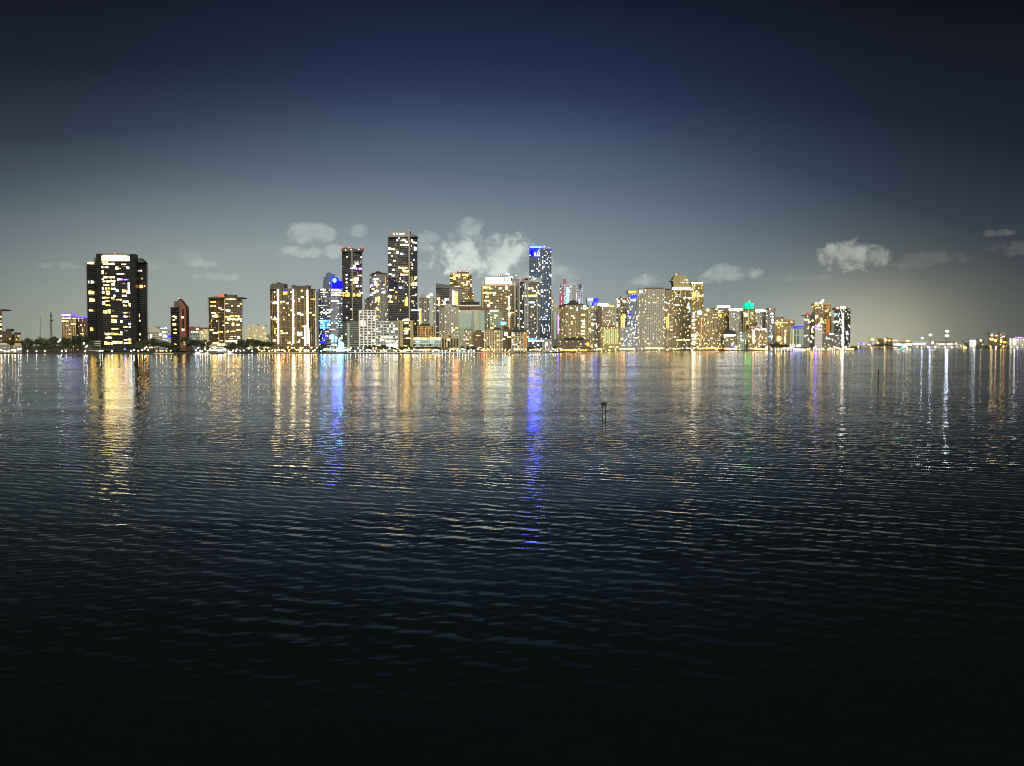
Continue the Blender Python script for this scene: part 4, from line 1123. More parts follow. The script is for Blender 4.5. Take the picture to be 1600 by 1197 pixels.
b.outline('roof', [(1080, 444.5), (1080.5, 442), (1086.5, 439.6), (1090, 440.6), (1098, 442), (1098.5, 444.5)], 'brown_concrete', 1); b.lit(1080, 1097, 441.6, 443.4, 'warmwhite', -.6, 'crown_glow'); b.lit(1080.5, 1092, 457, 460.4, 'gold'); b.lit(1081, 1098, 461.5, 463, 'warm')
for y in (488.5, 493, 499, 505.5, 511):
    b.lit(1081.5, 1084.5, y, y + 2.6, 'white')
b.lit(1089, 1096, 485.5, 491.5, 'cool'); b.lit(1080, 1088, 522, 526, 'warmwhite'); b.lit(1081, 1087, 528, 530.5, 'white'); b.lit(1082, 1086, 533, 538, 'white'); b.lit(1094.5, 1096, 496, 540, 'dimwarm', -1, 'light_strip'); b.done()

# the lower row to the right
for nm, x0, x1, y, D, gl, fr, pal, lit, lab in [
        ('apartment_block', 1097, 1113, 486, 2420, 'glass_olive', 'tan_concrete', 'city', .26, 'tan block with amber roof lamps right of the hipped roof tower'),
        ('apartment_block', 1113, 1139, 484, 2440, 'glass_brown', 'olive_concrete', 'city', .24, 'wide brown block below a floating white roof sign'),
        ('apartment_block', 1139, 1162, 485, 2400, 'glass_grey', 'grey_concrete', 'white', .24, 'grey block with a curved white lit parapet left of the green dome'),
        ('apartment_tower', 1178, 1197, 486.5, 2420, 'glass_grey', 'grey_concrete', 'white', .26, 'grey block with a swooping white roof right of the green dome'),
        ('apartment_tower', 1196, 1210, 485, 2400, 'glass_dark', 'steel_grey', 'white', .3, 'dark slab with white balcony lights ending the tall row'),
        ('apartment_tower', 1209, 1226, 498, 2520, 'glass_olive', 'gold_stucco', 'gold', .3, 'golden floodlit block with dark roof caps'),
        ('apartment_block', 1225, 1241, 501, 2600, 'glass_olive', 'gold_stucco', 'gold', .28, 'second golden block behind the blue edged white block')]:
    b = B(nm, lab, D, (x0, x1), y, 26)
    b.shell(gl, fr, floor=3.6, slab=.9, bay=4.6, pier=1.1, lit=lit, pal=pal, run=.15)
    if x0 == 1097:
        b.box('crown', 1100, 1113, 486.5, 483, 'olive_concrete', 1); b.lit(1104, 1107.5, 482.5, 486.5, 'gold', -1); b.lit(1101, 1103, 491, 493, 'warm')
    if x0 == 1113:
        b.box('crown', 1113, 1139, 484.5, 481.5, 'brown_concrete', 2); b.box('crown', 1121, 1139, 482, 478, 'white_concrete', 4, 12); b.lit(1120, 1140, 477.8, 480.2, 'white', 3, 'crown_glow'); b.lit(1118, 1121, 482, 485, 'gold', .5); b.lit(1122.5, 1125, 485, 488, 'pink', -.8); b.lit(1122, 1127, 490.5, 494.5, 'yellow', -.8); b.lit(1130, 1134, 490.5, 494, 'yellow', -.8); b.lit(1118, 1130, 488, 489.2, 'pink', -.8)
    if x0 == 1139:
        b.outline('crown', [(1138, 485.5), (1138, 482.6), (1148, 483), (1160, 481), (1160, 485.5)], 'white_concrete', -.5); b.lit(1138.5, 1160, 482.8, 484.8, 'white', -1.2, 'crown_glow')
    if x0 == 1178:
        b.outline('crown', [(1179, 487), (1180, 484.5), (1190, 482.5), (1197, 483.5), (1197, 487)], 'white_concrete', -.5); b.lit(1180, 1197, 484, 486.2, 'white', -1.2, 'crown_glow')
    if x0 == 1196:
        b.outline('crown', [(1197, 485.5), (1198, 482.5), (1203, 480.5), (1210.5, 481.5), (1211.5, 485.5)], 'brown_concrete', -.5); b.lit(1200, 1205, 481.5, 483.5, 'pink', -1); b.lit(1206, 1211, 481.5, 485, 'dimwarm', -1)
        for y in (489, 493.5, 499, 503):
            b.lit(1204, 1208, y, y + 2.2, 'white')
    if x0 == 1209:
        b.outline('roof', [(1209, 498.5), (1210, 496.5), (1214, 495.5), (1220, 496.8), (1224, 495.3), (1226, 498.5)], 'brown_concrete', 0); b.lit(1210, 1226, 503.5, 505, 'warmwhite'); b.lit(1213, 1219, 525, 533, 'warm')
    if x0 == 1225:
        b.roof('gold_stucco'); b.lit(1234, 1239, 502.5, 504.5, 'pink')
    b.done()
b = B('apartment_tower', 'olive tower topped by a glowing green dome', 2380, [(1161, 4), (1168, 0), (1179.5, 4)], 482.5, 26)
b.shell('glass_olive', 'olive_concrete', floor=3.8, slab=.7, bay=4.5, pier=1.2, lit=.25, pal='gold')
c_ = (b.lx(1170), 8); r_ = (b.lx(1178.2) - b.lx(1161.8)) / 2; z_ = b.lz(483); hz_ = b.lz(471.2) - z_
mb = MB(); mb.lathe(c_, [(r_ * .82, z_), (r_ * .82, z_ + hz_ * .22), (r_, z_ + hz_ * .25), (r_ * .96, z_ + hz_ * .5), (r_ * .72, z_ + hz_ * .75), (r_ * .35, z_ + hz_ * .94), (.4, z_ + hz_)], 16)
mb.build('dome', 'light_greendeep', b.root)
for x0, x1, y0, y1 in ((1165, 1176, 479.4, 481.6), (1164, 1168.5, 474.6, 477.5), (1168.8, 1171.5, 471.8, 475), (1171.8, 1176.6, 474.6, 477.5)):
    b.lit(x0, x1, y0, y1, 'green', 8 - r_ - .4, 'dome_light', .8)
b.beacon(1170, 470.6, 'softwhite', 1.2, 8); b.lit(1168.2, 1169.6, 483, 540, 'dimwarm', -1.2, 'light_strip'); b.lit(1163, 1167.5, 489, 494.5, 'warmwhite', 0); b.lit(1171, 1175, 487, 497, 'mintglow', 0); b.done()
b = B('hotel', 'gabled villa hotel with pink lit columns by the water', 2290, [(1169, 3), (1176, 0), (1197.5, 0)], 514, 22)
b.shell('glass_brown', 'tan_concrete', floor=3.8, slab=.5, bay=4, pier=1.3, lit=.35, pal='city')
b.outline('roof', [(1168.5, 514.3), (1170, 509), (1183, 503.5), (1183.5, 509), (1178, 512), (1197, 512.5), (1198, 514.3)], 'brown_concrete', 0); b.lit(1178, 1196, 513, 515, 'pink', -1); b.lit(1176, 1178.5, 516, 535, 'pink', -1.2, 'light_strip'); b.lit(1170, 1178, 509.5, 513, 'dimwarm', -.6); b.done()
b = B('low_building', 'dark roofed low pavilion with white eaves lights before the green dome tower', 2300, (1131, 1152), 522, 18)
b.shell('glass_brown', 'olive_concrete', floor=3.6, slab=.8, bay=5, pier=.8, lit=.4, pal='white'); b.outline('roof', [(1131, 522), (1135, 517), (1140, 515.5), (1147, 517), (1152, 522)], 'roofing', -1); b.lit(1131, 1149, 522.6, 524.4, 'white', -1.5); b.done()
b = B('low_building', 'pale green lit low row right of the dark roofed pavilion', 2310, (1150, 1170), 521, 18)
b.shell('glass_teal', 'mint_stucco', floor=3.6, slab=.9, bay=4.5, pier=.8, lit=.4, pal='white'); b.lit(1160, 1168, 520, 530, 'mintglow', -1); b.done()
b = B('low_building', 'long mixed shopfront row at the waterline under the tan blocks', 2330, (1097, 1132), 528, 16)
b.shell('glass_brown', 'tan_concrete', floor=3.6, slab=.6, bay=4.5, pier=.9, lit=.5, pal='city'); b.done()
b = B('apartment_block', 'cream block with a tall arched lit bay', 2360, (1222, 1234), 513, 18)
b.shell('glass_olive', 'tan_concrete', floor=3.6, slab=.8, bay=4.5, pier=1.4, lit=.06, pal='warm'); b.outline('roof', [(1222, 513.3), (1224, 511.5), (1231, 511), (1234, 513.3)], 'tan_concrete', 0)
for y in (518, 522, 526, 530, 534):
    b.lit(1225, 1228, y, y + 2.4, 'warmwhite')
b.done()
b = B('office_block', 'pale floodlit block with a blue line of light along its roof', 2400, (1232, 1256), 512.5, 24, cat='office block')
b.shell('glass_teal', 'white_concrete', floor=4, slab=.5, bay=6, pier=1.6, lit=.0)
b.outline('crown', [(1232, 513), (1233, 511.2), (1244, 509.2), (1256, 508.8), (1256, 513)], 'blue_grey', 0); b.outline('crown_glow', [(1238, 512.4), (1240, 510.2), (1246, 509.4), (1255.5, 509), (1255.5, 510.6), (1247, 511.5), (1243, 513)], 'light_bluemid', -1.6, -.4)
for x in (1233, 1238, 1243, 1248.5, 1252.5):
    b.lit(x, x + 2.6, 514, 540, 'mintglow' if x != 1238 else 'lime', -1.4, 'light_strip')  # floodlit wall bays painted as glowing strips
b.lit(1233, 1255, 523, 525, 'mintglow', -1.5, 'light_strip'); b.lit(1234, 1254, 538, 542, 'softwhite', -1.6); b.done()
b = B('apartment_tower', 'dark two faced tower with a red roof lantern beside the floodlit block', 2300, [(1256, 2), (1264, 0), (1272.5, 5)], 493, 24)
b.shell('glass_grey', 'black_concrete', floor=3.6, slab=.4, bay=4.5, pier=.3, lit=.14, pal='mixed')
b.box('side_wall', 1264, 1272.2, 546, 493.5, 'glass_black', .5, 8); b.outline('roof_lamp', [(1258.5, 493), (1259, 489.5), (1262, 488), (1263.8, 489.2), (1264, 493)], 'light_reddim', 2, 8); b.box('roof', 1268.5, 1271, 494, 488.5, 'black_concrete', 6, 12); b.box('roof', 1256, 1272, 493.2, 492, 'black_concrete', .3)
for x, y in ((1268, 500), (1269, 510), (1267.5, 514), (1268, 517.5), (1267, 524), (1269, 527), (1266, 533)):
    b.lit(x, x + 2.2, y, y + 1.8, 'warm', -.2)
b.lit(1258, 1261.5, 499.5, 501, 'softwhite'); b.lit(1261, 1265.5, 502.6, 503.8, 'warmwhite', -1); b.lit(1258, 1262, 523.2, 524.6, 'warmwhite'); b.done()
b = B('apartment_tower', 'copper toned tower with a bright sail shaped roof light', 2470, [(1268.5, 4), (1278, 0), (1288, 0), (1297, 5)], 476, 28)
b.shell('glass_brown', 'tan_concrete', floor=3.8, slab=.5, bay=3.6, pier=.9, out=.8, lit=.18, pal='warm', run=.3)
b.box('crown', 1271, 1296, 476.5, 474, 'tan_concrete', 2); b.outline('roof_lamp', [(1279, 474), (1282, 470.5), (1286, 467.5), (1287, 469), (1285, 472.5), (1284, 474)], 'light_pink', 1, 3); b.beacon(1274.8, 474, 'warmwhite', 2.2, 0); b.lit(1275, 1282, 480, 481.6, 'softwhite'); b.lit(1274, 1277.5, 493, 496, 'white'); b.lit(1288, 1296, 498, 520, 'orangedim', 1.5, 'glow_panel'); b.lit(1281.5, 1284.5, 496, 501, 'pink'); b.lit(1281, 1287, 502.5, 504, 'warmwhite'); b.beacon(1287.5, 467, 'reddim', .8, 2); b.done()
b = B('apartment_block', 'white lit block with a violet lamp at its corner', 2320, (1271.5, 1284), 508, 20)
b.shell('glass_grey', 'white_concrete', floor=4, slab=1.2, bay=4.5, pier=1.6, lit=.2, pal='white'); b.lit(1272, 1277.5, 508, 514, 'violet', -1.2); b.lit(1273.5, 1276.5, 509, 512.5, 'blue', -1.6); b.lit(1272, 1283, 516, 541, 'dimgrey', -.35, 'glow_panel', .2); b.lit(1278, 1281, 505.5, 510, 'pink', -1.2); b.box('side_wall', 1283, 1285.4, 546, 512, 'glass_black', 2); b.done()  # white light on the wall painted as a dim glowing panel
b = B('apartment_block', 'broad low dark glass block before the copper toned tower', 2350, (1285, 1312), 520.5, 20)
b.shell('glass_dark', 'steel_grey', floor=3.8, slab=.5, bay=4, pier=.4, lit=.16, pal='white', run=.4); b.lit(1295, 1302, 521, 522.6, 'cool'); b.lit(1290, 1296, 528.5, 530, 'softwhite'); b.lit(1287, 1291.5, 520, 522.5, 'reddim', -1); b.done()
b = B('apartment_tower', 'dark end tower of the skyline with pale rounded roof light', 2420, [(1303, 3), (1312, 0), (1328, 3)], 483.5, 26)
b.shell('glass_black', 'black_concrete', floor=3.8, slab=.6, bay=4, pier=.3, lit=.25, pal='white', run=.1)
b.outline('crown', [(1303.5, 484), (1305, 481), (1310, 480), (1316, 479), (1322, 480.5), (1326.5, 482), (1327.5, 484)], 'brown_concrete', 0); b.lit(1306, 1310, 480.6, 482, 'pink', -.8); b.lit(1312, 1320, 479.6, 482.4, 'warmwhite', -.8, 'crown_glow'); b.beacon(1310.5, 478.8, 'reddim', .8, 1)
b.lit(1303, 1311.5, 489.4, 493, 'aqua'); b.lit(1302, 1312, 502, 503.2, 'white'); b.beacon(1296.5, 491.8, 'warmwhite', 2, 0)
for i in range(13):
    b.lit(1315, 1317.8, 490 + i * 4, 492.2 + i * 4, 'white')
b.done()
b = B('apartment_tower', 'plain pale grey slab squeezed behind the dark end tower', 2520, (1296, 1305), 493, 20)
b.shell('grey_concrete', 'grey_concrete', floor=3.8, slab=.4, bay=5, pier=.6, lit=.05); b.roof('grey_concrete'); b.done()

# ---- far shore on the right
far = [
    ('low_building', 1346, 1358, 538, 'grey_concrete', 'white', 'low far shed with violet lights past the end tower', [('violet', 1347, 1351, 536.5, 538.5)]),
    ('low_building', 1359, 1372, 535.5, 'tan_concrete', 'warm', 'amber lit far low block behind the dark island', [('gold', 1361, 1365, 529.5, 531.2), ('amber', 1369, 1373, 535, 537)]),
    ('apartment_block', 1372, 1381, 529.5, 'brown_concrete', 'amber', 'small square brown block on the far shore', [('warm', 1381.5, 1385, 529.5, 532)]),
    ('apartment_block', 1385, 1394, 529, 'brown_concrete', 'amber', 'rust coloured far block with orange lights', [('orange', 1387, 1391, 531, 533), ('pink', 1394, 1402, 531, 533)]),
    ('warehouse', 1394, 1425, 533, 'pale_concrete', 'white', 'long white lit port warehouse with orange lamps', [('white', 1396, 1424, 537.4, 539.4), ('warm', 1416, 1421, 531.8, 533.2), ('orangedim', 1404, 1423, 534.6, 536)]),
    ('warehouse', 1425, 1448, 534, 'pale_concrete', 'pink', 'pale port warehouse with violet fronted quay', [('cool', 1426, 1446, 536.6, 538), ('violet', 1448, 1455, 541, 543)]),
    ('warehouse', 1448, 1462, 535, 'grey_concrete', 'white', 'small grey port shed beside the flat roofed terminal', [('warmwhite', 1456, 1459, 534, 536.5)]),
    ('terminal', 1463, 1490, 535, 'white_concrete', 'white', 'port terminal with wide dark overhanging roof', [('softwhite', 1464, 1489, 537, 539)]),
    ('low_building', 1490, 1506, 539, 'grey_concrete', 'white', 'dim low shed right of the port terminal', [('warm', 1499, 1502, 540.5, 542), ('pink', 1493, 1495, 535.5, 538)]),
    ('apartment_block', 1507, 1514, 535, 'black_concrete', 'warm', 'short black block on the right far shore', [('warm', 1506, 1510, 542, 544)]),
    ('office_block', 1515, 1524.5, 532.5, 'white_concrete', 'cool', 'white far block with a bluish roof light and black doors', [('cool', 1516, 1524, 531.6, 532.8), ('white', 1520, 1523.5, 534, 541)]),
    ('apartment_block', 1529, 1536.5, 532, 'black_concrete', 'amber', 'short black block with roof lamp right of the white far block', [('warmwhite', 1531, 1533.5, 531.2, 533)]),
    ('apartment_tower', 1544.5, 1559, 522, 'brown_concrete', 'city', 'far brown tower with bright scattered lamps', [('warmwhite', 1548, 1551, 523, 525), ('warm', 1546.5, 1552, 528.5, 531.5), ('warmwhite', 1555, 1558, 523.5, 525), ('orange', 1554, 1557, 530.5, 534)]),
    ('apartment_tower', 1562.5, 1573, 521.5, 'brown_concrete', 'city', 'second far brown tower beside the long white block', [('warmwhite', 1566, 1569.5, 525, 526.5), ('gold', 1562.5, 1565.5, 530, 535), ('orange', 1567, 1572, 533.5, 536)]),
    ('office_block', 1577.5, 1612, 528.5, 'white_concrete', 'white', 'long white block with violet roof lights at the right edge', [('violet', 1586, 1596, 526.6, 528.2), ('softwhite', 1578, 1579.4, 529, 539), ('white', 1584, 1586, 528, 539)])]
for nm, x0, x1, y, fr, pal, lab, panes in far:
    if pal == 'pink':
        pal = 'city'
    b = B(nm, lab, 4120, (x0, x1), y, 40, cat={'warehouse': 'warehouse', 'terminal': 'port terminal', 'office_block': 'office block'}.get(nm))
    b.shell('glass_brown' if 'brown' in fr or 'black' in fr else 'glass_grey', fr, floor=5, slab=1.6, bay=9, pier=2, lit=.22, pal=pal, run=.1)
    for c, a0, a1, y0, y1 in panes:
        b.lit(a0, a1, y0, y1, c, -2.5, t=1.0)
    if nm == 'terminal':
        b.box('roof', 1461, 1492, 535.2, 533.8, 'black_concrete', -4, 44)
    elif nm != 'warehouse':
        b.roof('grey_concrete')
    b.done()

# ---------------------------------------------------------------- trees
def crown_mesh(seed, w, h, n, size, leaf):
    """leaf clumps scattered through several lobes"""
    rnd = random.Random(seed)
    lobes = []
    for _ in range(rnd.randint(5, 8)):
        a, rr = rnd.uniform(0, 6.28), rnd.uniform(.1, .62)
        lobes.append((math.cos(a) * rr * w, math.sin(a) * rr * w, rnd.uniform(-.35, .45) * h, rnd.uniform(.28, .5)))
    mb = MB()
    for _ in range(n):
        lx_, ly_, lz_, lr = rnd.choice(lobes)
        v = Vector((rnd.gauss(0, 1), rnd.gauss(0, 1), rnd.gauss(0, 1))).normalized() * (rnd.random() ** .45)
        c = Vector((lx_ + v.x * lr * w, ly_ + v.y * lr * w, lz_ + v.z * lr * h * .8))
        n_ = Vector((rnd.gauss(0, 1), rnd.gauss(0, 1), rnd.gauss(.5, 1))).normalized()
        u = n_.orthogonal().normalized()
        u.rotate(Matrix.Rotation(rnd.uniform(0, 6.28), 3, n_))
        q = n_.cross(u)
        s = size * rnd.uniform(.6, 1.4)
        b = len(mb.v)
        mb.v += [tuple(c + u * s), tuple(c + q * s * .6 + n_ * s * .2), tuple(c - u * s), tuple(c - q * s * .6 + n_ * s * .15)]
        mb.f.append((b, b + 1, b + 2, b + 3))
        mb.mi.append(0)
    return mb.mesh('crown', leaf)


def trunk_mesh(seed):
    rnd = random.Random(seed)
    mb = MB()
    mb.bar((0, 0, 0), (0, 0, .5), .035, .024, 6)
    for k in range(5):
        a = k * 1.26 + rnd.uniform(-.3, .3)
        mb.bar((0, 0, .38 + .03 * k), (math.cos(a) * .26, math.sin(a) * .26, .68 + rnd.uniform(-.05, .1)), .016, .006, 5)
    return mb.mesh('trunk', 'bark')


CROWNS = [crown_mesh(i, .5, .42, 420, .055, 'leaf' if i % 3 else 'leaf_light') for i in range(6)]
TRUNKS = [trunk_mesh(i) for i in range(3)]


def palm_meshes(seed):
    rnd = random.Random(seed)
    t = MB()
    pts = [(0, 0, 0), (.02, .01, .3), (.05, .015, .6), (.09, .02, .86)]
    for a, b_ in zip(pts, pts[1:]):
        t.bar(a, b_, .022 if a[2] < .1 else .018, .017, 6)
    c = MB()
    top = Vector(pts[-1])
    for k in range(16):
        a = k * 2 * math.pi / 16 + rnd.uniform(-.15, .15)
        up = rnd.uniform(-.1, .7)
        prev, wd = top, .012
        d = Vector((math.cos(a), math.sin(a), up)).normalized()
        for s in range(5):
            nxt = prev + d * .075
            side = Vector((-math.sin(a), math.cos(a), 0)) * (.05 * (1 - abs(s - 1.6) / 4))
            b = len(c.v)
            c.v += [tuple(prev - side + Vector((0, 0, -.02))), tuple(prev), tuple(nxt), tuple(nxt - side * .9 + Vector((0, 0, -.02))), tuple(prev + side + Vector((0, 0, -.02))), tuple(nxt + side * .9 + Vector((0, 0, -.02)))]
            c.f += [(b, b + 1, b + 2, b + 3), (b + 1, b + 4, b + 5, b + 2)]
            c.mi += [0, 0]
            prev = nxt
            d = (d + Vector((0, 0, -.28))).normalized()
    return t.mesh('trunk', 'bark'), c.mesh('crown', 'leaf_light')


PALMS = [palm_meshes(i) for i in range(2)]
rt = random.Random(11)


def tree(px, D, h, w, label, group, z=GZ):
    r = bpy.data.objects.new('tree', None)
    C.objects.link(r)
    r.location = (GX(px, D), D, z)
    r.rotation_euler = (0, 0, rt.uniform(0, 6.28))
    tag(r, label, 'tree', group)
    t = link('trunk', rt.choice(TRUNKS), r)
    t.scale = (h * .8, h * .8, h)
    c = link('crown', rt.choice(CROWNS), r)
    c.location = (0, 0, h * .60)
    c.scale = (w, w, h * .9)


def palm(px, D, h, label, group):
    r = bpy.data.objects.new('palm_tree', None)
    C.objects.link(r)
    r.location = (GX(px, D), D, GZ)
    r.rotation_euler = (0, 0, rt.uniform(0, 6.28))
    tag(r, label, 'palm tree', group)
    tm, cm = rt.choice(PALMS)
    for nme, me in (('trunk', tm), ('crown', cm)):
        o = link(nme, me, r)
        o.scale = (h, h, h)


def clump(xs, top, back, label, group, wmul=1.0, jit=.10):
    """trees at the given photo columns, their tops at the given photo rows"""
    for i, x in enumerate(xs):
        y = top(x) if callable(top) else top
        D = shoreD(min(x, 1338)) + back + rt.uniform(0, 25)
        h = (HZ(y, D) - GZ) * rt.uniform(1 - jit, 1 + jit)
        tree(x, D, h, max(9, h * rt.uniform(.75, 1.05)) * wmul, label, group)


def interp(pts):
    def f(x):
        for (a, ya), (b_, yb) in zip(pts, pts[1:]):
            if a <= x <= b_:
                return ya + (yb - ya) * (x - a) / (b_ - a)
        return pts[-1][1] if x > pts[-1][0] else pts[0][1]
    return f


isl = interp([(8, 531), (20, 529), (35, 527), (55, 526), (72, 525), (95, 524), (112, 524), (128, 519), (138, 520), (142, 532), (158, 540)])
clump([10, 20, 29], isl, 60, 'olive lit tree behind the two lit pavilions', 'trees behind the lit pavilions')
clump(range(36, 142, 7), isl, 45, 'tall black tree in the dense grove left of the broad black tower', 'grove left of the broad black tower')
clump(range(38, 150, 8), 537, 12, 'low dark tree along the water edge of the left grove', 'low trees edging the left grove')
clump([146, 154, 162, 170, 178, 186, 194], interp([(146, 536), (160, 541), (178, 542), (194, 538)]), 10, 'small dark tree at the foot of the broad black tower', 'trees at the foot of the broad black tower')
clump([200, 208, 216, 224, 232, 240, 248, 256, 263], interp([(200, 538), (216, 533), (228, 529), (240, 526), (256, 528), (263, 531)]), 20, 'rounded dark tree between the black tower and the slim brick tower', 'trees right of the broad black tower')
clump([266, 274, 282, 290, 298], 540.5, 8, 'black tree in front of the slim brick tower', 'trees before the slim brick tower')
clump([295, 302, 310, 317, 324], interp([(295, 524), (310, 527), (324, 529)]), 90, 'dark tree before the long red roofed block', 'trees before the red roofed block')
clump([306, 316, 326], 540, 16, 'low lit tree by the boats below the red roofed block', 'low trees by the boats')
clump([355, 362, 370, 378, 386], interp([(355, 537), (370, 534), (378, 528), (386, 530)]), 14, 'dark tree at the foot of the red lamp condo', 'trees at the foot of the red lamp condo')
clump([382, 389, 396, 403, 410, 417, 424], interp([(382, 527), (396, 528), (403, 526.5), (410, 527.5), (424, 532)]), 60, 'round dark tree below the pale far blocks', 'trees below the pale far blocks')
clump([398, 408, 416, 425, 432, 440], 541, 10, 'small amber lit tree left of the light strip condo dock', 'small trees by the light strip condo')
clump([448, 457, 466, 476, 486, 494], 542, 10, 'small amber lit tree along the light strip condo lobby', 'small trees along the condo lobby')
clump([500, 505, 510], 538, 12, 'green lit tree at the foot of the blue disc tower', 'trees at the foot of the blue disc tower')
clump([571, 578, 585, 592, 599, 606, 613, 620], interp([(571, 538), (590, 537.5), (620, 541)]), 10, 'green lit tree before the white gridded offices', 'trees before the white offices')
clump([628, 636, 645, 654, 664, 673, 682], interp([(628, 542), (645, 541.5), (664, 540), (682, 539.5)]), 8, 'round promenade tree below the garden terrace hotel', 'trees below the garden terrace hotel')
clump([690, 700, 709, 718, 727, 736], 544, 6, 'low promenade tree before the olive low block', 'trees before the olive low block')
clump([743, 751, 758, 766, 775, 784, 793], interp([(743, 541), (757, 537), (775, 541), (793, 542)]), 6, 'orange lit promenade tree below the cream pilaster block', 'trees below the cream pilaster block')
clump([802, 810, 818, 826, 834, 842], interp([(802, 539), (812, 537.5), (826, 541), (842, 541)]), 6, 'dark promenade tree below the peach lit block', 'trees below the peach block')
clump([866, 876, 888, 900, 911, 922, 931, 940], interp([(866, 541), (888, 542), (911, 542), (931, 541), (940, 540)]), 8, 'low dark tree before the marina clubhouse', 'trees before the marina clubhouse')
clump([936, 942, 948], 538, 60, 'dark tree between the clubhouse and the yellow lit block', 'trees left of the yellow block')
clump([960, 972, 984, 996, 1006, 1016, 1026], interp([(960, 541), (1000, 540), (1026, 541)]), 8, 'small bright lit tree along the wide grey slab', 'trees along the wide grey slab')
clump([1036, 1046, 1058, 1070, 1080, 1089, 1097], 541.5, 8, 'small tree at the foot of the leaning crown tower', 'trees below the leaning crown tower')
clump([1104, 1113, 1122, 1131, 1140, 1149, 1158, 1167], 541, 8, 'small tree along the shopfront row', 'trees along the shopfront row')
clump([1176, 1185, 1194, 1202], 541, 10, 'dark tree before the gabled villa hotel', 'trees before the villa hotel')
clump([1206, 1213, 1220, 1228], interp([(1206, 534), (1215, 532), (1228, 536)]), 30, 'bushy dark tree below the golden blocks', 'trees below the golden blocks')
clump([1236, 1244, 1252, 1260, 1268, 1276, 1284, 1292, 1300, 1310, 1320], 542.3, 10, 'low dark hedge like tree along the white lit point', 'low trees along the white lit point')
for x in (512, 538, 625, 641, 667, 704, 731, 762, 797, 846, 856):
    palm(x, shoreD(x) + 8, rt.uniform(9, 13), 'slender palm on the promenade among the lamps', 'promenade palms')
clump(range(552, 700, 9), interp([(552, 541), (600, 538.5), (650, 540), (700, 541)]), 26, 'park tree in the second row behind the white office promenade', 'second row of promenade trees left of centre', 1.15)
clump(range(704, 850, 9), interp([(704, 541), (760, 538.5), (812, 539), (850, 541.5)]), 26, 'park tree in the second row behind the peach block promenade', 'second row of promenade trees at the centre', 1.15)
clump(range(866, 1030, 10), interp([(866, 540), (900, 540), (945, 538), (1030, 540)]), 28, 'park tree in the second row behind the clubhouse sea wall', 'second row of trees behind the sea wall', 1.15)
clump(range(1040, 1200, 10), 540, 28, 'park tree in the second row along the bright right hand quay', 'second row of trees along the right quay', 1.1)
# dark wooded island on the right
for i, x in enumerate(range(1358, 1412, 5)):
    D = 3990 + rt.uniform(0, 30)
    y = interp([(1358, 541), (1367, 538), (1372, 535.5), (1384, 536), (1396, 539), (1411, 542)])(x)
    h = max(8, HZ(y, D) - GZ)
    tree(x, D, h * 1.15, 22, 'black tree on the low island right of the skyline', 'island trees right of the skyline')
for i, x in enumerate((1420, 1436, 1452, 1470, 1500, 1512, 1526, 1540, 1552, 1564, 1578, 1592)):
    D = 4040
    tree(x, D, rt.uniform(11, 17), rt.uniform(16, 26), 'far low tree along the port quay', 'trees along the far quay')

# ---------------------------------------------------------------- street lamps
LAMPS = {}
mat('lamp_warm', (1, 1, 1), emit=(60, 36, 9), sample=True)
mat('lamp_white', (1, 1, 1), emit=(50, 48, 40), sample=True)
mat('lamp_amber', (1, 1, 1), emit=(60, 23, 3.5), sample=True)
mat('lamp_cool', (1, 1, 1), emit=(34, 46, 62), sample=True)
mat('lamp_red', (1, 1, 1), emit=(80, 5, 2), sample=True)
mat('lamp_blue', (1, 1, 1), emit=(1.5, 2, 80), sample=True)
mat('lamp_green', (1, 1, 1), emit=(1, 420, 105), sample=True)
mat('lamp_violet', (1, 1, 1), emit=(45, 14, 130), sample=True)
mat('lamp_plaza', (1, 1, 1), emit=(12, 50, 70), sample=True)
LAMP_WORDS = {'warm': 'warm yellow', 'white': 'white', 'amber': 'amber', 'cool': 'bluish white', 'red': 'red', 'blue': 'blue', 'green': 'green', 'violet': 'violet', 'plaza': 'cyan'}


def lamp_mesh(color, h, r):      # pole, collar and globe
    k = (color, h, r)
    if k not in LAMPS:
        mb = MB()
        mb.bar((0, 0, 0), (0, 0, h - r), .14, .09, 6)
        mb.bar((0, 0, h - r * 1.0), (0, 0, h - r * .8), r * .8, r * .8, 8)
        mb.lathe((0, 0), [(r * math.sin(a) + 1e-3, h - r * math.cos(a)) for a in [i * math.pi / 6 for i in range(7)]], 8, 1)
        LAMPS[k] = mb.mesh('street_lamp', ['mast_steel', 'lamp_' + color])
    return LAMPS[k]


rl = random.Random(5)


def lamp(px, D, color, where, h=5.0, r=.55):
    o = link('street_lamp', lamp_mesh(color, round(h), r))
    o.location = (GX(px, D), D, GZ)
    tag(o, f'{LAMP_WORDS[color]} lamp {where}', 'street lamp', f'{LAMP_WORDS[color]} lamps {where}')
    return o


def lamp_row(x0, x1, step, colors, where, back=3, hs=(3, 4, 5, 6), r=.62):
    x = x0
    while x <= x1:
        lamp(x, shoreD(x) + back + rl.uniform(0, 6), rl.choice(colors), where, rl.choice(hs), r)
        x += step * rl.uniform(.6, 1.4)


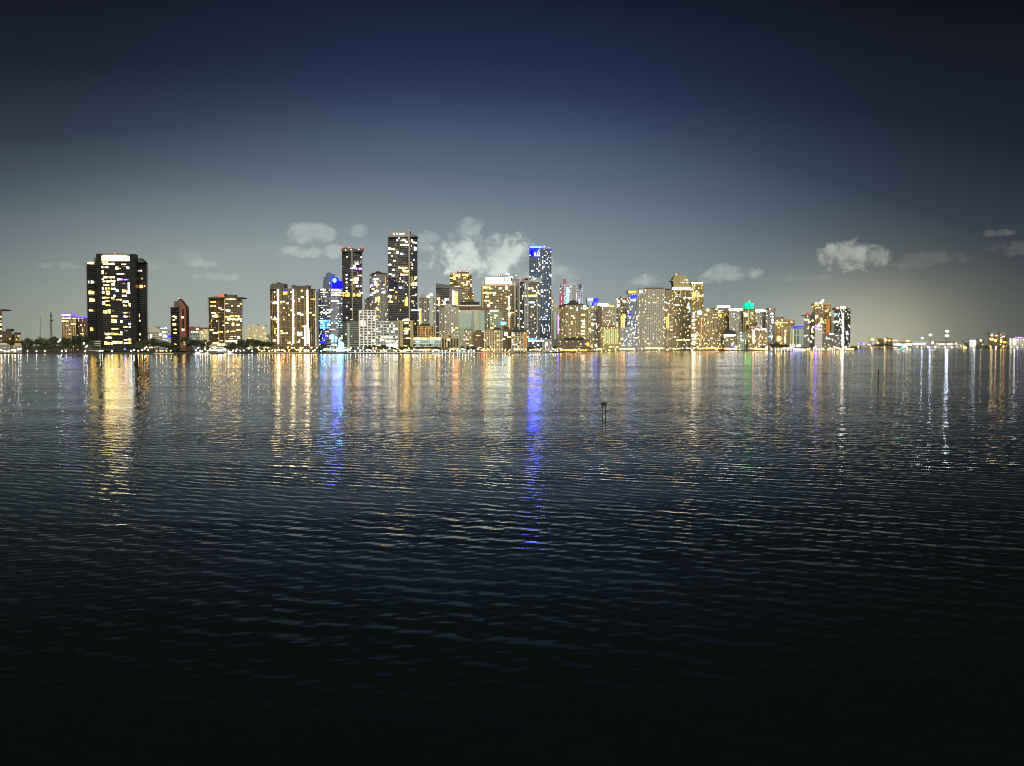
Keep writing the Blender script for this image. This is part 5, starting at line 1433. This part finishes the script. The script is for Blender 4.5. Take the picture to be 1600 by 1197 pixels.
lamp_row(2, 33, 4.5, ['white', 'warm', 'white'], 'before the two lit pavilions at far left', r=.8)
for x, c in ((43, 'white'), (57, 'white'), (70, 'warm'), (96.5, 'white'), (103, 'white'), (133, 'white'), (134.5, 'white')):
    lamp(x, shoreD(x) + 4, c, 'at the water edge below the dark left grove', rl.choice((3, 9)), .5)
for x, c, h in ((91, 'cool', 17), (94, 'cool', 19), (131, 'white', 14), (136, 'white', 11), (156, 'white', 4), (160, 'white', 4), (175, 'cool', 4), (195, 'blue', 6), (205, 'cool', 4), (209, 'white', 5), (216, 'warm', 4), (222, 'warm', 5), (226, 'white', 7), (229, 'amber', 9), (231, 'warm', 5)):
    lamp(x, shoreD(x) + 4, c, 'round the foot of the broad black tower', h, .7)
for x in (244.5, 250.5, 254, 260, 267):
    lamp(x, shoreD(x) + 3, 'warm', 'on the small dock left of the slim brick tower', 4, .5)
lamp_row(306, 352, 4.2, ['white', 'cool', 'warm', 'white', 'warm'], 'by the boats below the red lamp condo', hs=(3, 4, 6, 8))
lamp_row(357, 400, 7, ['white', 'cool', 'warm'], 'along the dark shore right of the red lamp condo', hs=(3, 4, 7))
lamp_row(403, 497, 3.6, ['warm', 'warm', 'amber', 'warm', 'white'], 'along the light strip condo dock', hs=(3, 4, 5, 8))
lamp_row(502, 540, 5, ['plaza', 'plaza', 'cool'], 'round the cyan plaza', hs=(3, 4, 5))
for x, h in ((531, 6), (533.5, 8), (529, 4)):
    lamp(x, shoreD(x) + 5, 'plaza', 'flooding the cyan plaza', h, 1.0)
lamp_row(543, 640, 5.2, ['warm', 'white', 'amber', 'white', 'cool'], 'on the promenade before the white offices', hs=(3, 4, 5, 7))
lamp_row(644, 742, 4.6, ['white', 'white', 'warm', 'cool'], 'on the promenade before the garden terrace hotel', hs=(3, 4, 5))
for x, c in ((752.5, 'red'), (754.5, 'red'), (757, 'amber'), (760, 'amber')):
    lamp(x, shoreD(x) + 4, c, 'by the orange lit trees below the cream pilaster block', 4, .6)
lamp_row(764, 846, 4.8, ['warm', 'white', 'amber', 'warm'], 'on the promenade before the peach block', hs=(3, 4, 5))
lamp_row(850, 958, 4.8, ['white', 'cool', 'warm', 'white'], 'along the curved sea wall by the clubhouse', hs=(3, 4, 5))
lamp_row(962, 1028, 4.4, ['white', 'cool', 'white', 'warm'], 'along the wall of the wide grey slab', hs=(4, 5, 6), r=.65)
for x in (1030, 1033.5, 1037, 1039.5):
    lamp(x, shoreD(x) + 6, 'red', 'on the red lit corner by the leaning crown tower', rl.choice((5, 8, 10)), .8)
lamp_row(1043, 1160, 4.4, ['white', 'warm', 'amber', 'warm'], 'along the bright quay of the right hand row', hs=(4, 5, 6), r=.65)
for x in (1163, 1165.5, 1168, 1170.5, 1173, 1175.5):  # lamps added to give the green streak on the water
    lamp(x, shoreD(x) + 3, 'green', 'added for the water streak below the green dome', 5, 1.1)
lamp_row(1163, 1200, 5, ['amber', 'warm', 'amber'], 'along the quay of the villa hotel', hs=(3, 4), r=.6)
lamp(1198.5, shoreD(1198) + 3, 'cool', 'brightest on the end of the white jetty', 8, 1.1)
for x in (1272, 1274.5):  # lamps added to give the violet streak on the water
    lamp(x, shoreD(x) + 5, 'violet', 'added for the violet streak at the foot of the white lit block', 7, .8)
for x in (1237, 1239.5):
    lamp(x, shoreD(x) + 5, 'violet', 'under the blue edged floodlit block', 6, .6)
lamp_row(1205, 1255, 5, ['white', 'cool', 'warm'], 'on the long white jetty', hs=(3, 3, 4), r=.55)
lamp_row(1258, 1302, 5, ['warm', 'amber', 'white'], 'along the sea wall below the copper tower', hs=(3, 4), r=.6)
lamp_row(1304, 1335, 3.4, ['warm', 'white', 'warm'], 'on the point at the end of the skyline', hs=(3, 4, 6), r=.9)
for x, c, r_, h_ in ((1341, 'warm', 1.2, 6), (1343, 'blue', 1.5, 20), (1361.5, 'warm', 1.6, 4), (1364, 'blue', 1.4, 20), (1382, 'warm', 1.6, 4), (1398.5, 'warm', 1.5, 4), (1409.5, 'green', 1.3, 4), (1412.5, 'cool', 2.4, 8), (1417.5, 'warm', 1.6, 4),
                     (1452, 'cool', 1.2, 6), (1461, 'white', 1.2, 6), (1477, 'white', 1.2, 5), (1487, 'white', 1.2, 5), (1506, 'amber', 1.2, 5), (1520, 'cool', 1.8, 12), (1556, 'white', 2.2, 5), (1548, 'amber', 1.3, 6), (1568, 'warm', 1.3, 7), (1580, 'warm', 1.3, 6), (1590, 'white', 1.3, 6)):
    lamp(x, 4012 if x > 1345 else 3900, c, 'on the far shore right of the skyline', h_, r_)
# garden lights on the terrace of the white podium are panes; low wall washers along the sea wall
mat('wall_light', (1, 1, 1), emit=(3.2, 2.9, 2.4))

# flood light masts of the port
mat('flood_head', (1, 1, 1), emit=(46, 54, 66), sample=True)
for x, ys, r_, lab in ((1440.5, (528.3,), 2.3, 'shortest port flood light mast, left of the other two'), (1453.3, (523.4,), 3.2, 'middle height port flood light mast with one white glare'), (1479.2, (517.6, 524.6), 4.0, 'tallest port flood light mast with two glaring lamps over the terminal')):
    D = 4090
    r = bpy.data.objects.new('flood_light_mast', None)
    C.objects.link(r)
    r.location = (GX(x, D), D, GZ)
    tag(r, lab, 'flood light', 'port flood light masts')
    top = HZ(ys[0], D) - GZ
    mb = MB()
    mb.bar((0, 0, 0), (0, 0, top), .9, .5, 8)
    for y in ys:
        z = HZ(y, D) - GZ
        mb.box(-r_ * 1.6, r_ * 1.6, -.4, .4, z - r_ - 1.2, z - r_ - .4)
    mb.build('mast', 'mast_steel', r)
    for y in ys:
        z = HZ(y, D) - GZ
        for s in (-1, 1):
            mb = MB()
            mb.lathe((s * r_ * .75, -1), [(r_ * .75 * math.sin(a) + 1e-3, z - r_ * .75 * math.cos(a)) for a in [i * math.pi / 6 for i in range(7)]], 10)
            mb.build('flood_lamp', 'flood_head', r)

# thin antenna mast on the far shore
mb = MB()
mb.bar((0, 0, 0), (0, 0, HZ(521.5, 4200) - GZ), .7, .3, 6)
mb.bar((-1.5, 0, 22), (1.5, 0, 22), .3, .3, 5)
o = mb.build('antenna_mast', 'mast_steel')
o.location = (GX(1357, 4200), 4200, GZ)
tag(o, 'thin antenna mast rising above the far shore lights', 'mast')

# ---------------------------------------------------------------- cranes on the left
def lattice(mb, a, b_, w, n):
    a, b_ = Vector(a), Vector(b_)
    d = (b_ - a).normalized()
    u = d.orthogonal().normalized() * w
    v = d.cross(u).normalized() * w
    cs = [u + v, -u + v, -u - v, u - v]
    for c in cs:
        mb.bar(a + c, b_ + c * .8, w * .28, w * .22, 4)
    for i in range(n):
        p, q = a + (b_ - a) * (i / n), a + (b_ - a) * ((i + 1) / n)
        for k in range(4):
            mb.bar(p + cs[k], q + cs[(k + 1) % 4], w * .16, w * .16, 4)


D = 2500
r = bpy.data.objects.new('crane', None); C.objects.link(r)
r.location = (GX(62, D), D, GZ)
tag(r, 'pale leaning crane boom above the left grove', 'crane')
mat('pale_steel', (.22, .24, .19), .6)
mb = MB(); lattice(mb, (0, 0, 6), (GX(64.6, D) - GX(62, D), 0, HZ(495, D) - GZ), 1.1, 14); mb.build('boom', 'pale_steel', r)
mb = MB(); mb.box(-4, 4, -4, 4, 0, 2.5); mb.box(-3, 2, -3, 3, 2.5, 7); mb.build('base', 'mast_steel', r)
D = 1640
r = bpy.data.objects.new('crane', None); C.objects.link(r)
r.location = (GX(81.8, D), D, GZ)
tag(r, 'black pile driver crane standing over the left grove', 'crane')
mb = MB()
lattice(mb, (0, 0, 0), (GX(80.2, D) - GX(81.8, D), 0, HZ(488, D) - GZ), .85, 18)
mb.box(-2.1, -.4, -1, 1, HZ(495.5, D) - GZ, HZ(492, D) - GZ)
mb.build('mast', 'mast_steel', r)
mb = MB(); lattice(mb, (GX(78.4, D) - GX(81.8, D), 0, 5), (GX(78.9, D) - GX(81.8, D), 0, HZ(500, D) - GZ), .7, 12); mb.build('leader', 'pale_steel', r)
mb = MB(); mb.box(-1.6, 1.6, -1.4, 1.4, HZ(502, D) - GZ, HZ(499.5, D) - GZ); mb.build('hammer', 'mast_steel', r)
mb = MB(); mb.box(-5, 4, -3, 3, 0, 2); mb.box(-2, 3, -2, 2, 2, 6); mb.build('base', 'mast_steel', r)

# ---------------------------------------------------------------- markers in the water
mat('marker_black', (.004, .004, .004), .8)
mat('pile_wood', (.006, .0055, .005), .85, noise=.4, nscale=3)
D = 160.0
r = bpy.data.objects.new('channel_marker', None); C.objects.link(r)
r.location = (GX(943.8, D), D, 0)
tag(r, 'black board on two thin posts standing in the open water', 'channel marker')
sc_ = D / F
zt = HZ(628.9, D)
for s in (941.6, 946.5):
    mb = MB(); xx = GX(s, D) - r.location.x
    mb.bar((xx, 0, -3), (xx, 0, zt - .05), .075, .065, 8); mb.build('post', 'pile_wood', r)
mb = MB(); x0, x1 = GX(939.8, D) - r.location.x, GX(947.9, D) - r.location.x; zb = HZ(634.3, D)
mb.box(x0, x1, -.16, -.085, zb, zt); mb.build('board', 'marker_black', r)
mb = MB(); mb.box(x0 - .02, x1 + .02, -.20, -.165, zt - .06, zt + .01); mb.box(x0 - .02, x1 + .02, -.20, -.165, zb, zb + .05); mb.build('board_trim', 'marker_black', r)
mb = MB(); mb.box(x0 + .05, x1 - .05, -.06, .06, zb - .35, zb - .25); mb.build('crossbar', 'pile_wood', r)
D = 319.0
mb = MB()
mb.bar((0, 0, -3), (0, 0, HZ(580, D)), .19, .16, 8)
mb.bar((0, 0, HZ(580, D) - .02), (0, 0, HZ(578.2, D)), .30, .20, 8)
mb.box(-.28, .28, -.24, -.18, HZ(584, D), HZ(580.6, D))
o = mb.build('channel_pile', 'pile_wood')
o.location = (GX(1372.8, D), D, 0)
tag(o, 'single dark mooring pile alone in the water at right', 'pile')

# ---------------------------------------------------------------- boats along the shore
mat('hull_white', (.7, .7, .7), .35)


def yacht(px, D, L, label, face=1, lit='softwhite'):
    r = bpy.data.objects.new('motor_yacht', None); C.objects.link(r)
    r.location = (GX(px, D), D, 0)
    r.rotation_euler = (0, 0, 0 if face > 0 else math.pi)
    tag(r, label, 'yacht', 'yachts moored along the skyline shore')
    secs = []
    for t_, w, zb, zt in ((-.5, .13, .0, .09), (-.2, .14, -.02, .095), (.15, .13, -.02, .11), (.38, .07, .0, .13), (.5, .004, .06, .145)):
        secs.append([(t_ * L, -w * L, zt * L), (t_ * L, -w * .75 * L, zb * L - .3), (t_ * L, w * .75 * L, zb * L - .3), (t_ * L, w * L, zt * L)])
    mb = MB()
    for s in secs:
        mb.v += s
    n = len(secs)
    for i in range(n - 1):
        for k in range(4):
            a, b_ = i * 4 + k, i * 4 + (k + 1) % 4
            mb.f.append((a, b_, b_ + 4, a + 4))
    mb.f += [(3, 2, 1, 0), (n * 4 - 4, n * 4 - 3, n * 4 - 2, n * 4 - 1)]
    mb.mi = [0] * len(mb.f)
    mb.build('hull', 'hull_white', r)
    mb = MB()
    mb.vprism([(-.36 * L, .10 * L), (.24 * L, .105 * L), (.12 * L, .185 * L), (-.34 * L, .185 * L)], -.095 * L, .095 * L)
    mb.build('cabin', 'hull_white', r)
    mb = MB()
    mb.vprism([(-.28 * L, .187 * L), (.06 * L, .187 * L), (.0, .25 * L), (-.24 * L, .25 * L)], -.075 * L, .075 * L)
    mb.build('flybridge', 'hull_white', r)
    for s in (-1, 1):
        o = link('lit_window', unit_box(lit), r)
        o.location = (-.1 * L, s * .097 * L, .145 * L)
        o.scale = (.36 * L, .05, .045 * L)


for x, L, f_, lab in ((311, 15, 1, 'white motor yacht moored below the long red roofed block'), (321.5, 12, -1, 'smaller white yacht left of the white gatehouse'), (357.5, 13, -1, 'white yacht moored below the dark trees of the red lamp condo'),
                      (883, 20, 1, 'larger white yacht by the marina clubhouse'), (902, 17, -1, 'white yacht moored right of the clubhouse yacht'), (915, 14, 1, 'small white yacht at the bright end of the clubhouse wall'),
                      (966, 24, 1, 'bluish lit yacht below the yellow lit block'), (1248, 30, 1, 'long dark hulled yacht off the white lit point')):
    yacht(x, shoreD(x) - 9, L, lab, f_, 'cool' if x in (966,) else 'softwhite')

# jetty on the right, white lit edge
def jetty(x0, x1, label, color, zt=1.6):
    D0, D1 = shoreD(x0) - 8, shoreD(x1) - 8
    a, b_ = Vector((GX(x0, D0), D0)), Vector((GX(x1, D1), D1))
    r = bpy.data.objects.new('jetty', None); C.objects.link(r)
    r.location = (a.x, a.y, 0)
    tag(r, label, 'jetty')
    u = (b_ - a); L = u.length; u = u / L
    c = (u.x * L / 2, u.y * L / 2)
    mb = MB(); mb.obox(c, (u.x, u.y), L / 2, 3.5, zt - .5, zt); mb.build('deck', 'white_concrete', r)
    mb = MB()
    for i in range(int(L / 8) + 1):
        s = min(i * 8, L)
        mb.bar((u.x * s, u.y * s, -2), (u.x * s, u.y * s, zt - .5), .3, .3, 6)
    mb.build('pilework', 'pile_wood', r)
    mb = MB(); n = (u.y, -u.x)
    mb.obox((c[0] + n[0] * 3.7, c[1] + n[1] * 3.7), (u.x, u.y), L / 2, .12, zt + .1, zt + .7)
    mb.build('edge_glow', color, r)  # glowing strip added for the bright line along the water's edge


mat('edge_warm', (1, 1, 1), emit=(.55, .36, .15))
mat('edge_white', (1, 1, 1), emit=(.5, .48, .44))
jetty(1203, 1256, 'long jetty with a bright white lit edge below the golden blocks', 'edge_white')
jetty(1258, 1334, 'sea wall walkway with warm lit edge below the dark end tower', 'edge_warm')
jetty(543, 640, 'promenade edge with pale light before the white offices', 'edge_white', 1.8)
jetty(642, 742, 'bright promenade edge below the garden terrace hotel', 'edge_white', 1.8)
jetty(744, 844, 'amber lit promenade edge below the peach block', 'edge_warm', 1.8)
jetty(404, 497, 'amber lit dock edge below the light strip condo', 'edge_warm', 1.6)
jetty(907, 1046, 'bright sea wall edge before the wide grey slab', 'edge_white', 1.8)
jetty(846, 905, 'curved promenade edge with pale light by the clubhouse', 'edge_white', 1.8)
jetty(1048, 1128, 'bright quay edge below the leaning crown tower', 'edge_white', 1.8)
jetty(1130, 1196, 'amber lit quay edge below the villa hotel', 'edge_warm', 1.8)
jetty(240, 270, 'small dock with lit white piles left of the slim brick tower', 'edge_warm', 1.4)
